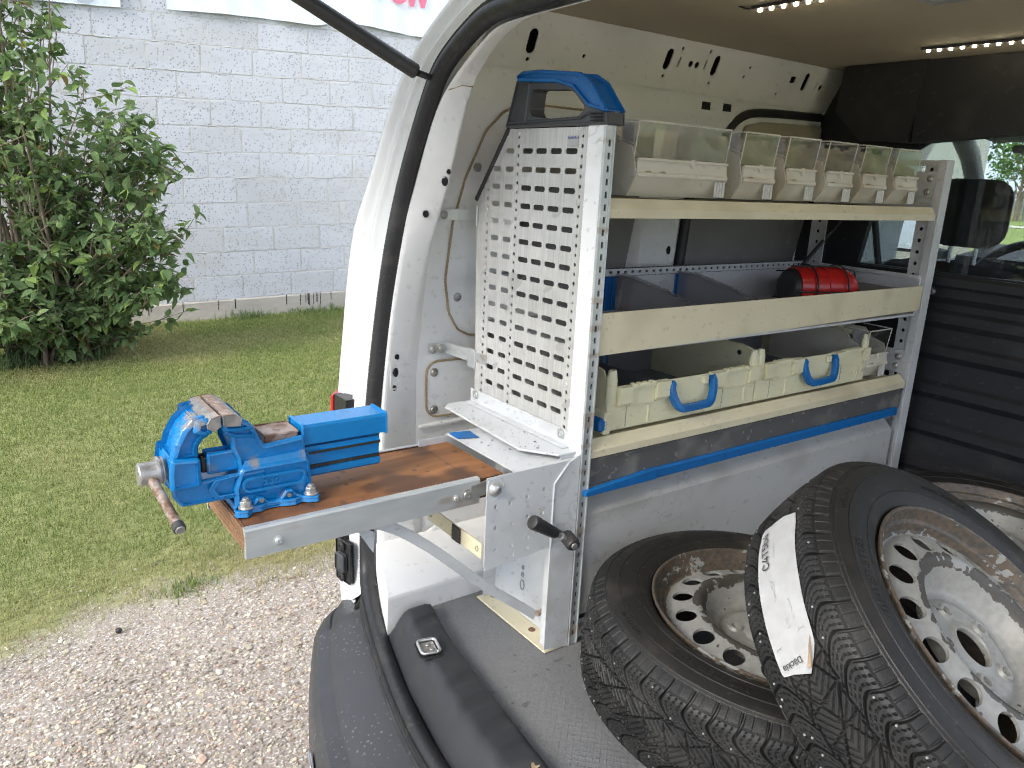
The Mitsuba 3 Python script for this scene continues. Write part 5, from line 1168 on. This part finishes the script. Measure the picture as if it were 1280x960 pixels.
# ------------------------------------------------------------------ wheels
R, WT, NP = .317, .195, 52
def tread_depth(u, v):
    """u in pitches around, v in metres across (0 = middle). Depth in metres."""
    a = np.abs(v); s = np.where(v > 0, 0.5, 0.0); d = np.zeros(np.broadcast(u, v).shape)
    def line(x, w): # x: distance in pitches from the nearest line
        return np.clip((w - np.abs(x)) / (w * .3), 0, 1)
    def near(x): return x - np.round(x)
    sh = 0.80 * np.clip((.062 - a) / .030, 0, 1) ** 1.6 + .10 * np.sin(a * 90)
    lat = line(near(u + s - sh), .062)
    d = np.maximum(d, np.where(a > .032, .0075 * lat * np.clip((.0965 - a) / .008, .25, 1), 0))
    zz = .034 + .005 * near(2 * (u + s) * .5) 
    d = np.maximum(d, .007 * np.clip((.0017 - np.abs(a - zz)) / .0006, 0, 1))
    d = np.maximum(d, .0025 * np.clip((.0012 - np.abs(a - .0785)) / .0006, 0, 1))
    c = a < .034
    d = np.maximum(d, np.where(c, .0065 * line(near(u * .5 + v / .052), .042), 0)); d = np.maximum(d, np.where(c, .0060 * line(near(u * .5 - v / .052 + .25), .036), 0))
    d = np.maximum(d, np.where(c, .0045 * line(near(u + v / .11), .040), 0))
    # sipes
    da = near(a / .0065 + .25 * np.round((u - sh + s) * 4)); 
    sip = line(near((u + s - sh) * 4 + .05 * np.sin(a * 2200)), .15) * (np.abs(da) < .34)
    d = np.maximum(d, np.where((a > .038) & (a < .076), .0034 * sip, 0))
    d = np.maximum(d, np.where(c, .0030 * line(near(u * 3.2 + np.sign(v) * v / .012), .16), 0))
    lug = line(near((u + s) * 2), .09); d = np.maximum(d, np.where(a > .0795, .0018 * lug, 0))
    return d
PROF = [(.318, -.0975)]
def tread_mesh(nu, nv, lo=None, hi=None, nf=0):
    u = np.linspace(0, NP, nu, endpoint=False)
    if nf: lo, hi = lo / 6.28318 * NP, hi / 6.28318 * NP; u = np.sort(np.r_[u[(u < lo) | (u > hi)], np.linspace(lo, hi, nf)]); nu = len(u)
    v = np.linspace(-.0945, .0945, nv)
    UU, VV = np.meshgrid(u, v, indexing='ij'); d = tread_depth(UU, VV); a = np.abs(VV)
    r = R - .0035 * (a / .07) ** 2 - .022 * np.clip((a - .066) / .0285, 0, 1) ** 2.0 - d
    th = UU / NP * 2 * np.pi
    V = np.stack([r * np.cos(th), r * np.sin(th), -WT / 2 + VV * .93], -1).reshape(-1, 3)
    i = np.arange(nu * nv).reshape(nu, nv); j = np.roll(i, -1, 0)
    F = np.stack([i[:, :-1], j[:, :-1], j[:, 1:], i[:, 1:]], -1).reshape(-1, 4)
    return fixw(TM(V, np.vstack([F[:, [0, 1, 2]], F[:, [0, 2, 3]]])))
def sidewall():
    half = [(.2915, -.0120), (.287, -.0085), (.2862, -.0085), (.2855, -.0070), (.278, -.0040), (.268, -.0015), (.2675, -.0022), (.266, -.0022), (.2655, -.0008), (.255, .000), (.245, -.0002), (.236, -.0015), (.2355, -.0025), (.234, -.0025), (.2335, -.0018), (.224, -.0045), (.215, -.0085), (.2095, -.0125), (.2065, -.017), (.203, -.022)]
    other = [(r_, -WT - z) for r_, z in half[::-1]]
    outer_ = [(R - .0075 - .022, -WT / 2 + .0945 * .93 + .001)]
    pr = [(.2905, -WT + .0095)] + [(.276, -WT + .03), (.276, -.03), (.2905, -.0095)] + half + [(.195, -.03), (.195, -WT + .03)] + other
    return lathe(pr, 120)
def rim_mesh():
    pr = [(.2075, -.0090), (.2090, -.0075), (.2090, -.0050), (.2065, -.0040), (.2040, -.0052), (.2020, -.0090), (.1985, -.0190), (.1965, -.0230), (.1920, -.0245), (.1900, -.0265), (.1880, -.0330), (.1860, -.0370), (.1820, -.0385), (.1790, -.0385), (.1760, -.0360), (.1710, -.0305), (.1640, -.0265), (.1500, -.0220),
          (.1380, -.0180), (.1310, -.0155), (.1250, -.0155), (.1190, -.0185), (.1130, -.0255), (.1050, -.0370), (.0960, -.0530), (.0880, -.0585), (.0800, -.0605), (.0740, -.0590), (.0700, -.0560), (.0650, -.0555), (.0440, -.0555), (.0400, -.0545), (.0350, -.0510), (.0315, -.0505), (.0290, -.0535), (.0290, -.0605), (.0700, -.0610), (.0800, -.0655), (.0880, -.0635), (.0960, -.0580), (.1120, -.0305),
          (.1220, -.0205), (.1290, -.0205), (.1440, -.0255), (.1640, -.0315), (.1740, -.0420), (.1760, -.0900), (.1760, -.1600), (.1980, -.1860), (.2060, -.1900), (.2075, -.1860), (.1900, -.1600), (.1880, -.0400), (.1990, -.0240), (.2035, -.0150)]
    m = to_m(lathe(pr, 128)); cut = []
    for k in range(16):
        t = 2 * np.pi * k / 16; cut.append(m3.Manifold.cylinder(.1, .0176, .0176, 32).translate([.1525 * math.cos(t), .1525 * math.sin(t), -.09]))
    for k in range(5):
        t = 2 * np.pi * k / 5; cut.append(m3.Manifold.cylinder(.05, .0072, .0072, 18).translate([.056 * math.cos(t), .056 * math.sin(t), -.09]))
    add_ = []
    for k in range(5):
        t = 2 * np.pi * k / 5; add_.append(m3.Manifold.cylinder(.0075, .016, .0115, 24).translate([.056 * math.cos(t), .056 * math.sin(t), -.058]))
    for q in add_: m = m + q
    for q in cut: m = m - q
    return to_tm(m)
tm_hi, tm_lo = tread_mesh(300, 224, 1.25, 3.95, 1120), tread_mesh(620, 60)
sw_, rm_ = sidewall(), rim_mesh()
rs = np.random.default_rng(2); studs = []
for q in range(150):
    t, v_ = rs.uniform(0, 6.283), rs.choice([-1, 1]) * rs.uniform(.042, .074); 
    if float(tread_depth(np.array([t / 6.2832 * NP]), np.array([v_]))[0]) > .001: continue
    rr_ = R - .0035 * (abs(v_) / .07) ** 2 - .022 * max(0, (abs(v_) - .066) / .0285) ** 2
    p = np.array([rr_ * math.cos(t), rr_ * math.sin(t), -WT / 2 + v_ * .93]); n_ = np.array([math.cos(t), math.sin(t), 0])
    studs.append(cyl(p - n_ * .002, p + n_ * .0009, .0016, 7))
stud_m = cat(*studs)
# faint moulded lettering on the sidewall
let = []
def ring_text(s, h, r0, a0, dz):
    t = meshkit.text_mesh(s, h, .0015); t = t.subdivide_to_size(.012); v = t.vertices; a_ = a0 - v[:, 0] / r0; rr_ = r0 + v[:, 1]
    zz = np.interp(rr_, [.235, .245, .255, .268, .278, .286], [-.0016, -.0003, -.0001, -.0016, -.004, -.007])
    return fixw(TM(np.stack([rr_ * np.cos(a_), rr_ * np.sin(a_), zz + v[:, 2] - .0004], 1), t.faces))
let = cat(ring_text('WINTER STUD', .013, .245, 2.6, 0), ring_text('RADIAL TUBELESS', .008, .247, .9, 0), ring_text('195/65 R15', .012, .246, -.6, 0), ring_text('ROTATION', .008, .271, 1.9, 0))
src = {}
def wheel(o, n, label, x=None, hi=True):
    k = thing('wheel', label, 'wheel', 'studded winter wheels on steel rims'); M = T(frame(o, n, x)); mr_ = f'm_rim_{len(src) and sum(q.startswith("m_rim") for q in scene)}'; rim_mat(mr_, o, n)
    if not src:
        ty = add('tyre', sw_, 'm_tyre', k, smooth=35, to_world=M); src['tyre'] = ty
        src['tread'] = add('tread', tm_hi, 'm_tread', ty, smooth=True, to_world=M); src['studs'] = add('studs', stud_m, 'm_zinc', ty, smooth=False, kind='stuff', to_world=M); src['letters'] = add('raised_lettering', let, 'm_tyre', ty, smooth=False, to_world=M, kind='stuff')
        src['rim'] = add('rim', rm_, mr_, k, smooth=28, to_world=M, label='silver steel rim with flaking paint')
    else:
        ty = reuse('tyre', src['tyre'], k, M)
        if hi: reuse('tread', src['tread'], ty, M)
        else: add('tread', tm_lo, 'm_tread', ty, smooth=True, to_world=M)
        s_ = reuse('studs', src['studs'], ty, M); labels[s_] = {'kind': 'stuff'}; l_ = reuse('raised_lettering', src['letters'], ty, M); labels[l_] = {'kind': 'stuff'}
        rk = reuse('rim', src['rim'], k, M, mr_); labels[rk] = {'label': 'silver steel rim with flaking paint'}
    return k, frame(o, n, x)
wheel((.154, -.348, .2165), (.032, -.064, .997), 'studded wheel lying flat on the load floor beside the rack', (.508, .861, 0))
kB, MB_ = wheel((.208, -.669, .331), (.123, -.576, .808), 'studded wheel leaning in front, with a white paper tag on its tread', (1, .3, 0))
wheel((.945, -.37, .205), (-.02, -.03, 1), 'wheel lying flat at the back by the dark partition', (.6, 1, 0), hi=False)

# paper tag wrapped over the leaning wheel's tread
def on_tread(th, zax, lift):
    rr_ = R + .0012 + lift - .0028 * (np.abs(zax + WT / 2) / .07) ** 2
    return (np.stack([rr_ * np.cos(th), rr_ * np.sin(th), zax, np.ones_like(th)], -1) @ MB_.T)[..., :3]
tag = thing('paper_tag', 'white paper tag stuck along the tread of the leaning wheel', 'tag')
us = np.linspace(0, 1, 60); lo_k = np.interp(us, [0, .02, .2, .5, .8, .93, 1], [-.118, -.121, -.126, -.131, -.136, -.138, -.133]); hi_k = np.interp(us, [0, .12, .5, .82, .88, 1], [-.050, -.048, -.056, -.066, -.070, -.092])
thk = np.interp(us, [0, 1], [1.895, 2.682]); rows = []
for w_ in np.linspace(0, 1, 14):
    z_ = lo_k * (1 - w_) + hi_k * w_; t_ = thk.copy() + (.045 * max(0, w_ - .6) / .4 * (1 - us) ** 6) - .05 * (1 - w_) * us ** 30
    lift = .0008 * meshkit.fbm(np.stack([t_ * 30, z_ * 130, z_ * 0], -1), 3) + .004 * np.clip(us - .93, 0, 1) / .07 * max(0, w_ - .75) / .25
    rows.append(on_tread(t_, z_, lift))
sheet = loft(rows, closed=False)
back_ = loft([q - (q - MB_[:3, 3]) * .0012 for q in rows], closed=False); back_.invert()
add('sheet', cat(sheet, back_), 'm_paper', tag, smooth=True)
def tag_text(s_, h, th0, z0, upside, m, label=None, bold=False, th=.0004):
    t = meshkit.text_mesh(s_, h, th, bold); v = t.vertices
    if upside: tt, zz = th0 + v[:, 1] / R, z0 - v[:, 0]
    else: tt, zz = th0 - v[:, 0] / R, z0 - v[:, 1]
    add('print', fixw(TM(on_tread(tt, zz, .0030 + v[:, 2]), t.faces)), m, tag, smooth=False, label=label)
tag_text('C4T5b4', .0135, 2.185, -.1015, False, 'm_ink', 'hand-sized black code at the top of the tag')
tag_text('D\u00e4ckia', .0078, 2.603, -.0955, True, 'm_ink', 'upside-down print at the end of the tag')
tag_text('7616300', .0052, 2.352, -.1000, False, 'm_ink_grey'); tag_text('570', .0058, 2.490, -.0915, False, 'm_ink_grey')
tag_text('195 65 15', .0036, 2.14, -.0905, False, 'm_ink_grey'); tag_text('99 11-H1', .0042, 2.46, -.0800, False, 'm_ink_grey'); tag_text('I', .010, 2.545, -.1190, False, 'm_ink_grey'); tag_text('I', .010, 2.52, -.0740, False, 'm_ink_grey')
q0 = on_tread(np.array([2.555, 2.66, 2.665, 2.60]), np.array([-.0685, -.091, -.083, -.0745]), np.array([.004, .007, .009, .009]))
add('folded_corner', TM(np.vstack([q0, q0 + (q0 - MB_[:3, 3]) * .002]), [[0, 1, 2], [0, 2, 3], [6, 5, 4], [7, 6, 4]]), 'm_tan', tag, smooth=False, label='tan folded corner of the tag')
# ------------------------------------------------------------------ what the cab windows show: lawn, fence, trees
mat('m_fence', lambda p, n, uv: mix((.20, .18, .15), (.36, .33, .29), fbm(p.x * 3, p.y * 3, p.z * 2, 3)), .9)
fence = thing('picket_fence', 'weathered grey picket fence beyond the lawn, seen through the cab', 'fence')
f0, f1 = np.array([54.0, 13.0]), np.array([47.0, 33.0]); L_ = np.linalg.norm(f1 - f0); fd = (f1 - f0) / L_
pk = plate(Polygon([(-.07, 0), (.07, 0), (.07, 1.65), (0, 1.8), (-.07, 1.65)]), 'y', -.015, .015)
for i in range(96):
    p = f0 + fd * (i + .5) * L_ / 96; M = np.eye(4); M[:2, 0] = fd; M[:2, 1] = (-fd[1], fd[0]); M[:3, 3] = (p[0], p[1], float(gz(p[0])) + .05 * math.sin(i * 7.1))
    key = numbered(fence + '__picket')
    if i == 0: scene[key] = mikit.ply(pk, 'm_fence', to_world=T(M)); pk_src = key
    else: scene[key] = {**scene[pk_src], 'to_world': T(M)}
for z in (.4, 1.35):
    a_ = np.r_[f0, gz(f0[0]) + z]; b_ = np.r_[f1, gz(f1[0]) + z]; add('rail', tube([a_, b_], .05, 6), 'm_fence', fence)
mat('m_path', (.42, .38, .33), .9)
pz = float(gz(40)) + .02
add('path', loft([np.array([[40.0, 4.0, pz], [34.0, 36.0, pz]]), np.array([[43.0, 4.0, pz], [37.0, 36.0, pz]])], closed=False), 'm_path', smooth=False, kind='structure')
def tree(x, y, h, cr, seed, label, col):
    r = np.random.default_rng(seed); k = thing('tree', label, 'tree'); z0 = float(gz(x))
    tr = spl([(x, y, z0 - .1), (x + .05, y, z0 + h * .3), (x, y + .1, z0 + h * .75)], 12); parts = [tube(tr, np.linspace(.03 * h, .008 * h, 12), 8)]
    cl = []
    for q in range(40):
        a = r.uniform(0, 6.28); el = r.uniform(-.5, 1.2); d = np.array([math.cos(a) * math.cos(el), math.sin(a) * math.cos(el), .9 * math.sin(el)]); c = np.array([x, y, z0 + h * .62]) + d * cr * r.uniform(.45, 1.0) * [1, 1, h * .38 / cr]
        cl.append(c)
        if q < 14: parts.append(tube([tr[r.integers(4, 10)], c], [.010 * h, .003 * h], 5))
    add('trunk', cat(*parts), 'm_bark', k, smooth=True)
    n = 2600; ci = r.integers(0, 40, n); P = np.array(cl)[ci] + r.normal(0, cr * .2, (n, 3)); A_ = r.normal(0, 1, (n, 3)); A_ /= np.linalg.norm(A_, axis=1, keepdims=True); B_ = np.cross(A_, r.normal(0, 1, (n, 3))); B_ /= np.linalg.norm(B_, axis=1, keepdims=True)
    s = r.uniform(.06, .14, n)[:, None] * cr / 1.6
    V = np.stack([P - A_ * s, P + B_ * s * .5, P + A_ * s, P - B_ * s * .5], 1).reshape(-1, 3); F = (np.array([[0, 1, 2], [0, 2, 3]])[None] + 4 * np.arange(n)[:, None, None]).reshape(-1, 3)
    C_ = np.repeat(np.array(col) * r.uniform(.6, 1.4, (n, 1)), 4, 0)
    add('crown', (V, F), 'm_leafcol', k, smooth=False, color=C_, kind='stuff')
tree(50.0, 19.3, 5.0, 1.7, 61, 'round light green tree in front of the fence, seen through the cab', (.12, .22, .06))
tree(66.0, 24.0, 13.0, 4.6, 62, 'tall dark tree beyond the fence, right of the round one', (.05, .10, .045))
tree(62.0, 30.0, 12.0, 4.2, 63, 'tall tree beyond the fence, left of the round one', (.07, .13, .045))
tree(30.0, 17.5, 6.5, 2.4, 64, 'leafy tree on the lawn, seen through the small side of the partition window', (.09, .17, .06))
